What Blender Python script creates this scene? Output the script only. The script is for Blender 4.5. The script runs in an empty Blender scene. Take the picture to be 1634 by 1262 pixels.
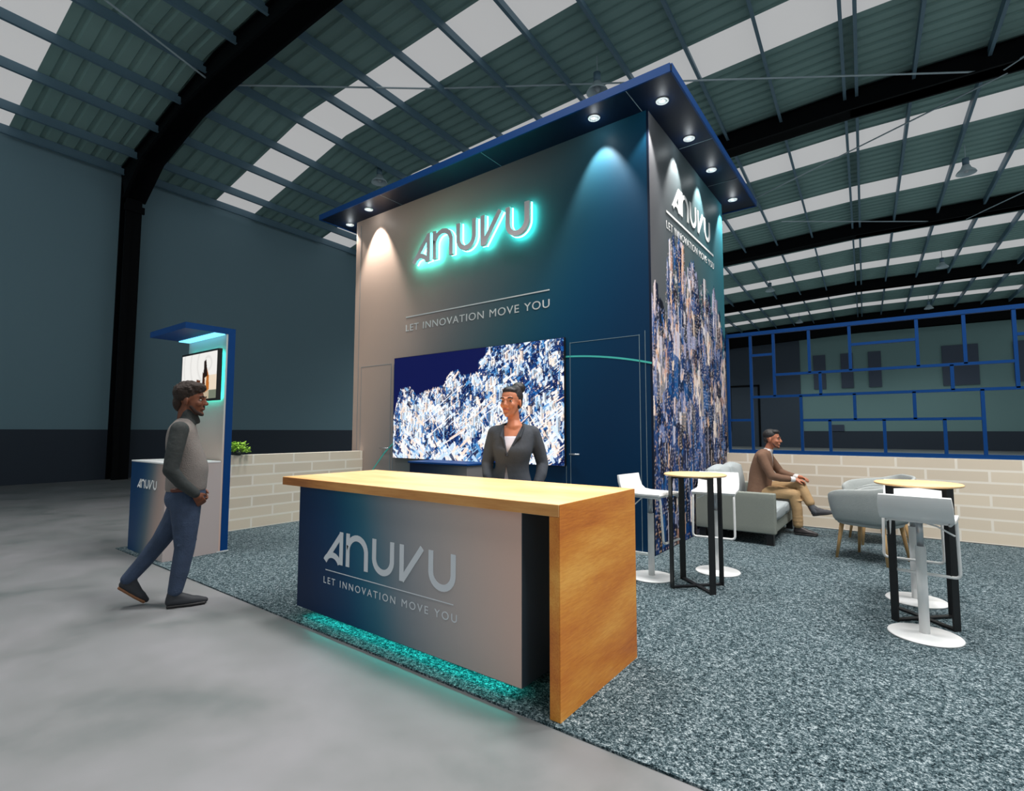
import bpy, bmesh, math, random
import numpy as np
from mathutils import Vector, Matrix, Euler
PI = math.pi
C = bpy.context.scene.collection
scene = bpy.context.scene

# ------------------------------------------------------------------ camera
FPX, YAW, PITCH, ROLL = 818.5622601696333, -0.6432772959208063, 0.06878586521996286, 0.0014398874723170888
CAMZ = 1.4
f_ = Vector((math.sin(YAW) * math.cos(PITCH), math.cos(YAW) * math.cos(PITCH), math.sin(PITCH)))
r_ = f_.cross(Vector((0, 0, 1))).normalized(); u_ = r_.cross(f_)
r2 = math.cos(ROLL) * r_ + math.sin(ROLL) * u_; u2 = -math.sin(ROLL) * r_ + math.cos(ROLL) * u_
cam_d = bpy.data.cameras.new('camera'); cam = bpy.data.objects.new('camera', cam_d); C.objects.link(cam)
cam.matrix_world = Matrix(((r2.x, u2.x, -f_.x, 0), (r2.y, u2.y, -f_.y, 0), (r2.z, u2.z, -f_.z, CAMZ), (0, 0, 0, 1)))
cam_d.sensor_width = 36; cam_d.lens = FPX / 1634 * 36; cam_d.clip_start = .05; cam_d.clip_end = 200
scene.camera = cam
# ------------------------------------------------------------------ view, world, light levels
scene.view_settings.view_transform = 'Standard'; scene.view_settings.look = 'None'
scene.view_settings.exposure = 0; scene.view_settings.gamma = 1; scene.view_settings.use_curve_mapping = False
WORLD_COL, WORLD_STR = (.68, .78, .80), .56
FILL_W = 1350        # added fill spots above the stand, without fixtures
SPOT_W = 150             # canopy downlights
SKYLIGHT_E = .36
world = bpy.data.worlds.new('World'); scene.world = world; world.use_nodes = True
bgn = world.node_tree.nodes['Background']
bgn.inputs[0].default_value = (*WORLD_COL, 1); bgn.inputs[1].default_value = WORLD_STR

# ------------------------------------------------------------------ helpers
def s2l(c):
    return tuple(((v / 255) / 12.92 if v <= 10.3 else ((v / 255 + .055) / 1.055) ** 2.4) for v in c)
def mat(name, col=(128, 128, 128), rough=.6, metal=0, emis=None, estr=0, noise=None, bump=None, spec=.5):
    """noise=(scale, amount) varies value; bump=(scale, strength)"""
    m = bpy.data.materials.new(name); m.use_nodes = True
    nt = m.node_tree; b = nt.nodes['Principled BSDF']
    b.inputs['Base Color'].default_value = (*s2l(col), 1)
    b.inputs['Roughness'].default_value = rough; b.inputs['Metallic'].default_value = metal
    b.inputs['Specular IOR Level'].default_value = spec
    tc = nt.nodes.new('ShaderNodeTexCoord')
    if emis:
        b.inputs['Emission Color'].default_value = (*s2l(emis), 1); b.inputs['Emission Strength'].default_value = estr
    if noise:
        n = nt.nodes.new('ShaderNodeTexNoise'); n.inputs['Scale'].default_value = noise[0]; n.inputs['Detail'].default_value = 4
        nt.links.new(tc.outputs['Object'], n.inputs['Vector'])
        mx = nt.nodes.new('ShaderNodeMix'); mx.data_type = 'RGBA'
        a = noise[1]; c = s2l(col)
        mx.inputs[6].default_value = (*[v * (1 - a) for v in c], 1); mx.inputs[7].default_value = (*[min(1, v * (1 + a)) for v in c], 1)
        nt.links.new(n.outputs['Fac'], mx.inputs[0]); nt.links.new(mx.outputs[2], b.inputs['Base Color'])
    if bump:
        n2 = nt.nodes.new('ShaderNodeTexNoise'); n2.inputs['Scale'].default_value = bump[0]; n2.inputs['Detail'].default_value = 3
        nt.links.new(tc.outputs['Object'], n2.inputs['Vector'])
        bp = nt.nodes.new('ShaderNodeBump'); bp.inputs['Strength'].default_value = bump[1]; bp.inputs['Distance'].default_value = .01
        nt.links.new(n2.outputs['Fac'], bp.inputs['Height']); nt.links.new(bp.outputs[0], b.inputs['Normal'])
    return m
def ramp(nt, stops, interp='LINEAR'):
    r = nt.nodes.new('ShaderNodeValToRGB'); r.color_ramp.interpolation = interp
    el = r.color_ramp.elements
    while len(el) < len(stops): el.new(.5)
    for e, (p, c) in zip(el, stops): e.position = p; e.color = (*s2l(c), 1)
    return r
def gradient_mat(name, kx, ky, kz, off, stops, rough=.45):
    """printed graphic: colour from kx*x+ky*y+kz*z+off"""
    m = mat(name, rough=rough, spec=.2); nt = m.node_tree; b = nt.nodes['Principled BSDF']; tc = nt.nodes['Texture Coordinate']
    d = nt.nodes.new('ShaderNodeVectorMath'); d.operation = 'DOT_PRODUCT'; d.inputs[1].default_value = (kx, ky, kz)
    nt.links.new(tc.outputs['Object'], d.inputs[0])
    a = nt.nodes.new('ShaderNodeMath'); a.operation = 'ADD'; a.inputs[1].default_value = off; nt.links.new(d.outputs['Value'], a.inputs[0])
    r = ramp(nt, stops); r.color_ramp.interpolation = 'B_SPLINE'
    nt.links.new(a.outputs[0], r.inputs[0]); nt.links.new(r.outputs[0], b.inputs['Base Color'])
    return m
def tag(o, label=None, cat=None, group=None, kind=None):
    if label: o['label'] = label
    if cat: o['category'] = cat
    if group: o['group'] = group
    if kind: o['kind'] = kind
    return o
def thing(name, loc, rz, label, cat, group=None):
    o = bpy.data.objects.new(name, None); C.objects.link(o); o.location = loc; o.rotation_euler = (0, 0, rz)
    o.empty_display_size = .1
    return tag(o, label, cat, group)
def obj(name, bm, m, parent=None, smooth=False, world=False, label=None, bevel=0):
    """link a bmesh as one object; world=True: bm is in world axes and is moved into the parent's frame"""
    if world and parent is not None:
        p = parent; off = Vector((0, 0, 0))
        while p: off += p.location; p = p.parent
        bmesh.ops.translate(bm, verts=bm.verts, vec=-off)
    me = bpy.data.meshes.new(name)
    bmesh.ops.recalc_face_normals(bm, faces=bm.faces)
    bm.to_mesh(me); bm.free()
    if smooth:
        for p in me.polygons: p.use_smooth = True
    me.materials.append(m)
    o = bpy.data.objects.new(name, me); C.objects.link(o)
    if parent: o.parent = parent
    if label: o['label'] = label
    if bevel:
        md = o.modifiers.new('bevel', 'BEVEL'); md.width = bevel; md.segments = 2; md.limit_method = 'ANGLE'
    return o
def B(): return bmesh.new()
def box(bm, x0, x1, y0, y1, z0, z1):
    v = [bm.verts.new((x, y, z)) for x in (x0, x1) for y in (y0, y1) for z in (z0, z1)]
    for f in ((0, 1, 3, 2), (4, 6, 7, 5), (0, 4, 5, 1), (2, 3, 7, 6), (0, 2, 6, 4), (1, 5, 7, 3)): bm.faces.new([v[i] for i in f])
    return bm
def bx(*a): return box(B(), *a)
def cyl(bm, x, y, z0, z1, r0, r1=None, n=32):
    r1 = r0 if r1 is None else r1
    a = [bm.verts.new((x + r0 * math.cos(2 * PI * i / n), y + r0 * math.sin(2 * PI * i / n), z0)) for i in range(n)]
    b = [bm.verts.new((x + r1 * math.cos(2 * PI * i / n), y + r1 * math.sin(2 * PI * i / n), z1)) for i in range(n)]
    for i in range(n): bm.faces.new((a[i], a[(i + 1) % n], b[(i + 1) % n], b[i]))
    bm.faces.new(a[::-1]); bm.faces.new(b); return bm
def lathe(bm, prof, n=32, cx=0, cy=0):
    rings = []
    for r, z in prof:
        rings.append([bm.verts.new((cx + r * math.cos(2 * PI * i / n), cy + r * math.sin(2 * PI * i / n), z)) for i in range(n)])
    for a, b in zip(rings, rings[1:]):
        for i in range(n): bm.faces.new((a[i], a[(i + 1) % n], b[(i + 1) % n], b[i]))
    bm.faces.new(rings[0][::-1]); bm.faces.new(rings[-1]); return bm
def cap(bm, p0, p1, r0, r1=None, n=14, m=5):
    """tapered capsule"""
    r1 = r0 if r1 is None else r1
    p0 = Vector(p0); p1 = Vector(p1); d = p1 - p0
    if d.length < 1e-6: d = Vector((0, 0, 1e-5))
    q = d.normalized().to_track_quat('Z', 'Y')
    prof = [(r0 * math.cos(t), -r0 * math.sin(t), 0) for t in [PI / 2 * (1 - i / m) for i in range(1, m + 1)]]
    prof += [(r1 * math.cos(t), r1 * math.sin(t), 1) for t in [PI / 2 * i / m for i in range(0, m)]]
    rings = []
    for r, h, e in prof:
        base = p1 if e else p0
        rings.append([bm.verts.new(base + q @ Vector((r * math.cos(2 * PI * i / n), r * math.sin(2 * PI * i / n), h))) for i in range(n)])
    for a, b in zip(rings, rings[1:]):
        for i in range(n): bm.faces.new((a[i], a[(i + 1) % n], b[(i + 1) % n], b[i]))
    s = bm.verts.new(p0 + q @ Vector((0, 0, -r0))); e = bm.verts.new(p1 + q @ Vector((0, 0, r1)))
    for i in range(n):
        bm.faces.new((s, rings[0][(i + 1) % n], rings[0][i])); bm.faces.new((e, rings[-1][i], rings[-1][(i + 1) % n]))
    return bm
def elp(bm, c, r, rot=(0, 0, 0), n=20):
    M = Matrix.Translation(Vector(c)) @ Euler(rot).to_matrix().to_4x4() @ Matrix.Diagonal((*r, 1))
    bmesh.ops.create_uvsphere(bm, u_segments=n, v_segments=n // 2 + 2, radius=1, matrix=M); return bm
def loft(bm, secs, n=30, e=.86, sub=4):
    """closed torso surface through sections (cx, cy, z, rx, ry), Catmull-Rom between them"""
    P = [np.array(q, float) for q in secs]; out = []
    for i in range(len(P) - 1):
        a, b_, c, d = P[max(0, i - 1)], P[i], P[i + 1], P[min(len(P) - 1, i + 2)]
        for k in range(sub):
            t = k / sub; out.append(.5 * ((2 * b_) + (c - a) * t + (2 * a - 5 * b_ + 4 * c - d) * t * t + (3 * b_ - a - 3 * c + d) * t ** 3))
    out.append(P[-1]); rings = []
    for cx, cy, z, rx, ry in out:
        r = []
        for i in range(n):
            t = 2 * PI * i / n; ct, st_ = math.cos(t), math.sin(t)
            r.append(bm.verts.new((cx + rx * math.copysign(abs(ct) ** e, ct), cy + ry * math.copysign(abs(st_) ** e, st_), z)))
        rings.append(r)
    for a, b_ in zip(rings, rings[1:]):
        for i in range(n): bm.faces.new((a[i], a[(i + 1) % n], b_[(i + 1) % n], b_[i]))
    bm.faces.new(rings[0]); bm.faces.new(rings[-1][::-1]); return bm
def chain(bm, pts):
    for (p, r), (q, s) in zip(pts, pts[1:]): cap(bm, p, q, r, s)
    return bm
def tube(bm, pts, r, n=8, sq=None):
    """bent tube through points (mitred); sq=(w,h) gives a rectangular section"""
    pts = [Vector(p) for p in pts]; rings = []
    N = len(pts)
    for i, p in enumerate(pts):
        d0 = (pts[i] - pts[i - 1]).normalized() if i else (pts[1] - pts[0]).normalized()
        d1 = (pts[i + 1] - pts[i]).normalized() if i < N - 1 else d0
        t = (d0 + d1).normalized()
        if i == 0:
            up = Vector((0, 0, 1)) if abs(t.z) < .9 else Vector((1, 0, 0))
            side = t.cross(up).normalized()
        else:
            side = (side - t * side.dot(t)).normalized()
        w = t.cross(side).normalized()
        rings.append([bm.verts.new(p + side * r * math.cos(2 * PI * k / n) + w * r * math.sin(2 * PI * k / n)) for k in range(n)])
    for a, b in zip(rings, rings[1:]):
        for k in range(n): bm.faces.new((a[k], a[(k + 1) % n], b[(k + 1) % n], b[k]))
    bm.faces.new(rings[0][::-1]); bm.faces.new(rings[-1]); return bm
def rounded(pts, rad, k=4):
    """round the corners of a polyline"""
    pts = [Vector(p) for p in pts]; out = [pts[0]]
    for a, b, c in zip(pts, pts[1:], pts[2:]):
        u = (a - b).normalized() * rad; v = (c - b).normalized() * rad
        for i in range(k + 1):
            t = i / k; out.append((b + u) * (1 - t) ** 2 + b * 2 * t * (1 - t) + (b + v) * t * t)
    return out + [pts[-1]]
def prism(bm, poly, y0, y1, plane='XZ'):
    """extrude a 2D polygon"""
    def P(a, b, t):
        return (a, t, b) if plane == 'XZ' else ((t, a, b) if plane == 'YZ' else (a, b, t))
    a = [bm.verts.new(P(u, v, y0)) for u, v in poly]; b = [bm.verts.new(P(u, v, y1)) for u, v in poly]; n = len(poly)
    bm.faces.new(a); bm.faces.new(b[::-1])
    for i in range(n): bm.faces.new((a[i], b[i], b[(i + 1) % n], a[(i + 1) % n]))
    return bm
def stroke(bm, pts, w, y0, y1, plane='XZ', flip=1, ox=0, oz=0, s=1):
    """one lettering stroke: polyline of width w with square ends"""
    L = []; R = []
    P = [Vector((p[0], p[1])) for p in pts]
    for i, p in enumerate(P):
        d0 = (P[i] - P[i - 1]).normalized() if i else (P[1] - P[0]).normalized()
        d1 = (P[i + 1] - P[i]).normalized() if i < len(P) - 1 else d0
        t = (d0 + d1).normalized(); nrm = Vector((-t.y, t.x)); k = 1 / max(.4, nrm.dot(Vector((-d0.y, d0.x))))
        L.append(p + nrm * w / 2 * k); R.append(p - nrm * w / 2 * k)
    poly = [(ox + flip * q.x * s, oz + q.y * s) for q in L + R[::-1]]
    # build as quads strip to avoid concave n-gons
    n = len(P)
    def PT(a, t):
        return (a[0], t, a[1]) if plane == 'XZ' else (t, a[0], a[1])
    l0 = [bm.verts.new(PT(poly[i], y0)) for i in range(n)]; r0 = [bm.verts.new(PT(poly[2 * n - 1 - i], y0)) for i in range(n)]
    l1 = [bm.verts.new(PT(poly[i], y1)) for i in range(n)]; r1 = [bm.verts.new(PT(poly[2 * n - 1 - i], y1)) for i in range(n)]
    for i in range(n - 1):
        bm.faces.new((l0[i], l0[i + 1], r0[i + 1], r0[i])); bm.faces.new((l1[i], r1[i], r1[i + 1], l1[i + 1]))
        bm.faces.new((l0[i], l1[i], l1[i + 1], l0[i + 1])); bm.faces.new((r0[i], r0[i + 1], r1[i + 1], r1[i]))
    bm.faces.new((l0[0], r0[0], r1[0], l1[0])); bm.faces.new((l0[-1], l1[-1], r1[-1], r0[-1]))
    return bm
def arc(cx, cz, rx, rz, a0, a1, n=14):
    return [(cx + rx * math.cos(math.radians(a0 + (a1 - a0) * i / n)), cz + rz * math.sin(math.radians(a0 + (a1 - a0) * i / n))) for i in range(n + 1)]
LW = .175
LETTERS = [
    ([[(.06, .03), (.86, .93)], [(.86, 0), (.86, 1)], arc(.42, -.12, .40, .36, 155, 22)], 'A'),
    ([[(1.18, 0), (1.18, 1)], [(1.18, .55)] + arc(1.61, .49, .43, .42, 172, 8) + [(2.04, 0)]], 'n'),
    ([[(2.39, 1), (2.39, .5)] + arc(2.77, .46, .38, .37, 185, 355) + [(3.15, 1)]], 'u'),
    ([[(3.54, 0), (3.54, 1)], [(3.56, .03), (4.32, 1)]], 'v'),
    ([[(4.64, 1), (4.64, .5)] + arc(5.03, .46, .39, .37, 185, 355) + [(5.42, 1)]], 'u'),
]
def logo(bm, ox, oz, h, y0, y1, plane='XZ', k=1.0, grow=0, only=None, xs=None):
    """the five-letter wordmark; ox/oz is the lower left corner, h the cap height, xs the horizontal squeeze"""
    xs = xs or 1
    for i, (strokes, _) in enumerate(LETTERS):
        if only is not None and i != only: continue
        for j, st in enumerate(strokes):
            P = [(p[0] * xs, p[1]) for p in st]
            stroke(bm, P, LW + grow, y0 - (j * .0006 if plane == 'XZ' else 0), y1 + (j * .0006 if plane == 'YZ' else -j * .0001), plane, 1, ox, oz, h)
    return bm
def text_bm(txt, width, height, depth, spacing=1.08):
    """flat lettering in local x (right) / z (up), origin at lower left; front face towards -y"""
    cu = bpy.data.curves.new('t', 'FONT'); cu.body = txt; cu.extrude = .5; cu.space_character = spacing; cu.space_word = 1.15
    to = bpy.data.objects.new('t', cu); C.objects.link(to)
    dg = bpy.context.evaluated_depsgraph_get(); me = bpy.data.meshes.new_from_object(to.evaluated_get(dg))
    bm = B(); bm.from_mesh(me)
    bpy.data.objects.remove(to); bpy.data.curves.remove(cu); bpy.data.meshes.remove(me)
    xs = [v.co.x for v in bm.verts]; ys = [v.co.y for v in bm.verts]
    x0, x1, y0, y1 = min(xs), max(xs), min(ys), max(ys)
    for v in bm.verts:
        x, y, z = v.co; v.co = ((x - x0) / (x1 - x0) * width, -z * depth, (y - y0) / (y1 - y0) * height)
    bm.verts.index_update(); return bm
def words(bm, counts, nm, m, parent):
    """one part per word: the glyph islands are taken from left to right along the line"""
    seen = set(); isl = []
    for v in bm.verts:
        if v in seen: continue
        st = [v]; grp = []; seen.add(v)
        while st:
            a = st.pop(); grp.append(a)
            for e in a.link_edges:
                o = e.other_vert(a)
                if o not in seen: seen.add(o); st.append(o)
        isl.append(grp)
    ax = 0 if max(v.co.x for v in bm.verts) - min(v.co.x for v in bm.verts) > max(v.co.y for v in bm.verts) - min(v.co.y for v in bm.verts) else 1
    isl.sort(key=lambda g: min(v.co[ax] for v in g)); k = 0
    # islands closer than overlap belong to one glyph
    glyph = []
    for g in isl:
        lo, hi = min(v.co[ax] for v in g), max(v.co[ax] for v in g)
        if glyph and lo < glyph[-1][1] - 1e-4 and hi < glyph[-1][1] + 1e-4: glyph[-1][0].extend(g)
        else: glyph.append([list(g), hi])
    for c in counts:
        keep = set()
        for g, _ in glyph[k:k + c]: keep.update(v.index for v in g)
        k += c; b2 = bm.copy(); b2.verts.ensure_lookup_table()
        bmesh.ops.delete(b2, geom=[v for v in b2.verts if v.index not in keep], context='VERTS')
        obj(nm, b2, m, parent, world=True)
    bm.free()
def move(bm, M):
    bmesh.ops.transform(bm, matrix=M, verts=bm.verts); return bm
def T(x, y, z): return Matrix.Translation((x, y, z))
def RZ(a): return Matrix.Rotation(a, 4, 'Z')
def blob(name, fill, m, parent, vox=.009, smooth=6, fac=.6, cuts=None, keep=None, label=None, thin=0):
    """melt overlapping primitives into one continuous surface; keep(co)->bool drops faces after clean plane cuts"""
    bm = B(); fill(bm); me = bpy.data.meshes.new(name); bm.to_mesh(me); bm.free()
    to = bpy.data.objects.new(name + '_tmp', me); C.objects.link(to)
    r = to.modifiers.new('r', 'REMESH'); r.mode = 'VOXEL'; r.voxel_size = vox
    s = to.modifiers.new('s', 'SMOOTH'); s.factor = fac; s.iterations = smooth
    dg = bpy.context.evaluated_depsgraph_get(); me2 = bpy.data.meshes.new_from_object(to.evaluated_get(dg))
    bpy.data.objects.remove(to); bpy.data.meshes.remove(me)
    me2.name = name
    if cuts:
        bm = B(); bm.from_mesh(me2)
        for co, no in cuts:
            bmesh.ops.bisect_plane(bm, geom=list(bm.verts) + list(bm.edges) + list(bm.faces), plane_co=co, plane_no=no)
        dead = [f for f in bm.faces if not keep(f.calc_center_median())]
        bmesh.ops.delete(bm, geom=dead, context='FACES'); bm.to_mesh(me2); bm.free()
    me2.materials.clear(); me2.materials.append(m)
    for p in me2.polygons: p.use_smooth = True
    o = bpy.data.objects.new(name, me2); C.objects.link(o); o.parent = parent
    if thin:
        sd = o.modifiers.new('solid', 'SOLIDIFY'); sd.thickness = thin; sd.offset = -1
    if label: o['label'] = label
    return o

# ------------------------------------------------------------------ materials
M = {}
def concrete():
    m = mat('concrete_floor', (150, 150, 150), .55); nt = m.node_tree; b = nt.nodes['Principled BSDF']; tc = nt.nodes['Texture Coordinate']
    n1 = nt.nodes.new('ShaderNodeTexNoise'); n1.inputs['Scale'].default_value = .9; n1.inputs['Detail'].default_value = 6; n1.inputs['Distortion'].default_value = .6
    n2 = nt.nodes.new('ShaderNodeTexNoise'); n2.inputs['Scale'].default_value = 4; n2.inputs['Detail'].default_value = 5
    for n in (n1, n2): nt.links.new(tc.outputs['Object'], n.inputs['Vector'])
    ad = nt.nodes.new('ShaderNodeMath'); ad.operation = 'MULTIPLY_ADD'; ad.inputs[1].default_value = .3
    nt.links.new(n2.outputs['Fac'], ad.inputs[0]); nt.links.new(n1.outputs['Fac'], ad.inputs[2])
    r = ramp(nt, [(.35, (92, 99, 99)), (.6, (119, 120, 121)), (.85, (130, 129, 132))])
    nt.links.new(ad.outputs[0], r.inputs[0]); nt.links.new(r.outputs[0], b.inputs['Base Color'])
    r2 = ramp(nt, [(.3, (150, 150, 150)), (.8, (190, 190, 190))]); nt.links.new(ad.outputs[0], r2.inputs[0]); nt.links.new(r2.outputs[0], b.inputs['Roughness'])
    return m
def carpet_mat():
    m = mat('carpet_pile', (80, 100, 108), .95, spec=.1); nt = m.node_tree; b = nt.nodes['Principled BSDF']; tc = nt.nodes['Texture Coordinate']
    n1 = nt.nodes.new('ShaderNodeTexNoise'); n1.inputs['Scale'].default_value = 130; n1.inputs['Detail'].default_value = 3; n1.inputs['Roughness'].default_value = .7
    n2 = nt.nodes.new('ShaderNodeTexNoise'); n2.inputs['Scale'].default_value = 50; n2.inputs['Detail'].default_value = 2
    for n in (n1, n2): nt.links.new(tc.outputs['Object'], n.inputs['Vector'])
    mx = nt.nodes.new('ShaderNodeMath'); mx.operation = 'MULTIPLY_ADD'; mx.inputs[1].default_value = .45
    nt.links.new(n2.outputs['Fac'], mx.inputs[0]); nt.links.new(n1.outputs['Fac'], mx.inputs[2])
    r = ramp(nt, [(.56, (10, 18, 24)), (.67, (46, 65, 71)), (.78, (98, 115, 121)), (.92, (186, 196, 200))])
    nt.links.new(mx.outputs[0], r.inputs[0]); nt.links.new(r.outputs[0], b.inputs['Base Color'])
    bp = nt.nodes.new('ShaderNodeBump'); bp.inputs['Strength'].default_value = .9; bp.inputs['Distance'].default_value = .012
    nt.links.new(mx.outputs[0], bp.inputs['Height']); nt.links.new(bp.outputs[0], b.inputs['Normal'])
    return m
def wood(name, axis, cols, sc=1, rough=.42):
    """grain runs along the given axis"""
    m = mat(name, rough=rough); nt = m.node_tree; b = nt.nodes['Principled BSDF']; tc = nt.nodes['Texture Coordinate']
    mp = nt.nodes.new('ShaderNodeMapping'); s = [14 * sc] * 3; s[axis] = 1.3 * sc; mp.inputs['Scale'].default_value = s
    nt.links.new(tc.outputs['Object'], mp.inputs['Vector'])
    n1 = nt.nodes.new('ShaderNodeTexNoise'); n1.inputs['Scale'].default_value = 5; n1.inputs['Detail'].default_value = 6; n1.inputs['Roughness'].default_value = .65
    nt.links.new(mp.outputs[0], n1.inputs['Vector'])
    mp2 = nt.nodes.new('ShaderNodeMapping'); s = [3.0] * 3; s[axis] = .7; mp2.inputs['Scale'].default_value = s
    nt.links.new(tc.outputs['Object'], mp2.inputs['Vector'])
    n2 = nt.nodes.new('ShaderNodeTexNoise'); n2.inputs['Scale'].default_value = 1.1; n2.inputs['Detail'].default_value = 3
    nt.links.new(mp2.outputs[0], n2.inputs['Vector'])
    ad = nt.nodes.new('ShaderNodeMath'); ad.operation = 'MULTIPLY_ADD'; ad.inputs[1].default_value = .38
    nt.links.new(n1.outputs['Fac'], ad.inputs[0]); nt.links.new(n2.outputs['Fac'], ad.inputs[2])
    r = ramp(nt, list(zip((.48, .62, .74, .9), cols)))
    nt.links.new(ad.outputs[0], r.inputs[0]); nt.links.new(r.outputs[0], b.inputs['Base Color'])
    return m
def block_mat(name, ax):
    m = mat(name, rough=.8); nt = m.node_tree; b = nt.nodes['Principled BSDF']; tc = nt.nodes['Texture Coordinate']
    sep = nt.nodes.new('ShaderNodeSeparateXYZ'); cmb = nt.nodes.new('ShaderNodeCombineXYZ')
    nt.links.new(tc.outputs['Object'], sep.inputs[0]); nt.links.new(sep.outputs[ax], cmb.inputs[0]); nt.links.new(sep.outputs[2], cmb.inputs[1])
    br = nt.nodes.new('ShaderNodeTexBrick'); nt.links.new(cmb.outputs[0], br.inputs['Vector'])
    br.inputs['Color1'].default_value = (*s2l((232, 216, 194)), 1); br.inputs['Color2'].default_value = (*s2l((218, 202, 182)), 1)
    br.inputs['Mortar'].default_value = (*s2l((244, 234, 220)), 1)
    br.inputs['Scale'].default_value = 1; br.inputs['Mortar Size'].default_value = .014; br.inputs['Mortar Smooth'].default_value = .1
    br.inputs['Brick Width'].default_value = .62; br.inputs['Row Height'].default_value = .15; br.offset = .5
    nt.links.new(br.outputs['Color'], b.inputs['Base Color'])
    return m
M['concrete'] = concrete(); M['carpet'] = carpet_mat()
M['wood_top'] = wood('oak_top_lit', 0, [(224, 168, 104), (242, 192, 130), (250, 206, 148), (253, 220, 172)], .6)  # paler oak: light falling on the top is put into the colour
M['wood_edge'] = wood('oak_edge_shaded', 0, [(156, 94, 42), (188, 122, 60), (206, 142, 76), (218, 160, 94)])  # same oak darkened, shade of the front edge put into the colour
M['wood_leg'] = wood('oak_waterfall', 1, [(170, 84, 24), (202, 116, 38), (218, 140, 52), (236, 172, 80)], 1.7)
M['wood_disc'] = wood('ash_table_top', 0, [(232, 180, 122), (242, 192, 134), (248, 202, 146), (252, 214, 164)])
M['wood_chair'] = wood('oak_chair_leg', 2, [(150, 112, 70), (176, 136, 88), (190, 150, 100), (204, 166, 116)])
M['white'] = mat('white_lacquer', (232, 232, 232), .35, noise=(3, .02))
M['white_trim'] = mat('white_trim', (200, 205, 205), .5)
M['black'] = mat('black_steel', (14, 14, 16), .45, noise=(5, .2))
M['fabric'] = mat('grey_upholstery', (178, 182, 180), .9, noise=(60, .08), bump=(180, .3), spec=.2)
M['fabric_dark'] = mat('sofa_upholstery', (138, 142, 134), .9, noise=(60, .07), bump=(180, .3), spec=.2)
M['cushion'] = mat('cushion_cloth', (165, 172, 174), .9, noise=(50, .06), bump=(150, .3), spec=.2)
M['blue'] = mat('blue_laminate', (0, 56, 114), .5, noise=(2, .04), spec=.2)
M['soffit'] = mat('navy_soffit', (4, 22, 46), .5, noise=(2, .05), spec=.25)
M['line'] = mat('panel_joint', (120, 140, 150), .5)
M['arc'] = mat('printed_teal_line', (70, 190, 180), .5)
M['letter'] = mat('printed_white_lettering', (215, 215, 215), .5)
M['letter_grey'] = mat('printed_grey_lettering', (212, 216, 222), .4)
M['steel'] = mat('brushed_steel', (190, 192, 195), .3, .9)
M['lamp'] = mat('lamp_lens', (255, 255, 255), .3, emis=(255, 252, 245), estr=30)
M['cyan_led'] = mat('teal_led', (30, 200, 190), .5, emis=(40, 225, 208), estr=11)
M['halo_led'] = mat('teal_halo_led', (30, 200, 190), .5, emis=(70, 228, 210), estr=26)
M['roof'] = mat('roof_sheet', (140, 170, 166), .6, noise=(.6, .12), spec=.2)
M['purlin'] = mat('galvanised_purlin', (100, 128, 145), .5, noise=(1, .1))
M['frame'] = mat('black_portal_steel', (3, 4, 8), .6, spec=.15)
M['skylight'] = mat('translucent_rooflight', (170, 170, 172), .6, emis=(255, 255, 255), estr=SKYLIGHT_E)
M['wall'] = mat('tilt_panel', (124, 152, 164), .8, noise=(.12, .12))
M['wall_far'] = mat('far_tilt_panel', (128, 158, 158), .8, noise=(.15, .06))
M['plinth'] = mat('dark_wall_base', (52, 60, 74), .7)
M['panel_dark'] = mat('dark_glazing', (68, 78, 98), .5)
M['roller'] = mat('roller_shutter', (62, 72, 86), .6)
M['rod'] = mat('bracing_steel', (175, 190, 198), .5)
M['shade'] = mat('pale_lamp_shade', (190, 205, 212), .4)

# ------------------------------------------------------------------ the warehouse (turned 2.4 degrees from the stand)
WR = math.radians(2.4)
def structure(name, bm, m, smooth=False, rz=0, world=True):
    o = obj(name, bm, m, None, smooth); o.rotation_euler.z = rz; o['kind'] = 'structure'; return o
structure('floor', bx(-18, 16, -6, 51, -.1, 0), M['concrete'], rz=WR)
def striped_wall(name, a, b):
    structure(name, bx(*a), M['wall'] if name == 'wall_left' else M['wall_far'], rz=WR)
    structure('baseboard_' + name[5:], bx(*b), M['plinth'], rz=WR)
striped_wall('wall_left', (-18.3, -18, -6, 51, 0, 9.15), (-18, -17.97, -6, 51, 0, 1.42))
striped_wall('wall_back', (-18, 16, 51, 51.3, 0, 11.2), (-17.97, 16, 50.96, 51, 0, 1.42))
PROF = [(-18, 9.1), (-12.7, 10.37), (-6.4, 10.68), (0, 11.0), (9, 11.0), (16, 10.2)]
def roofz(x):
    for (a, za), (b, zb) in zip(PROF, PROF[1:]):
        if x <= b: return za + (zb - za) * (x - a) / (b - a)
    return PROF[-1][1]
STRIPS = [(-2.6, -1.2), (1.75, 3.12), (8.22, 9.54), (12.35, 13.7), (19.3, 20.7), (23.7, 25.2), (30.5, 31.9), (35.0, 36.4), (41.7, 43.0), (46.1, 47.4)]
def roof():
    bm = B(); p = .36; y = -4.0; ys = []
    segs = []; cur = -4.0
    for a, b in STRIPS: segs.append((cur, a)); cur = b
    segs.append((cur, 51.0))
    for a, b in segs:
        n = max(1, round((b - a) / p)); q = (b - a) / n; row = []
        for i in range(n):
            for dy, dz in ((0, 0), (.58, 0), (.68, .055), (.9, .055)): row.append((a + (i + dy) * q, dz))
        row.append((b, 0))
        cols = []
        for x, z in PROF: cols.append([bm.verts.new((x, yy, z + dz)) for yy, dz in row])
        for c0, c1 in zip(cols, cols[1:]):
            for i in range(len(row) - 1): bm.faces.new((c0[i], c0[i + 1], c1[i + 1], c1[i]))
    return bm
structure('ceiling', roof(), M['roof'], rz=WR)
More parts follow.
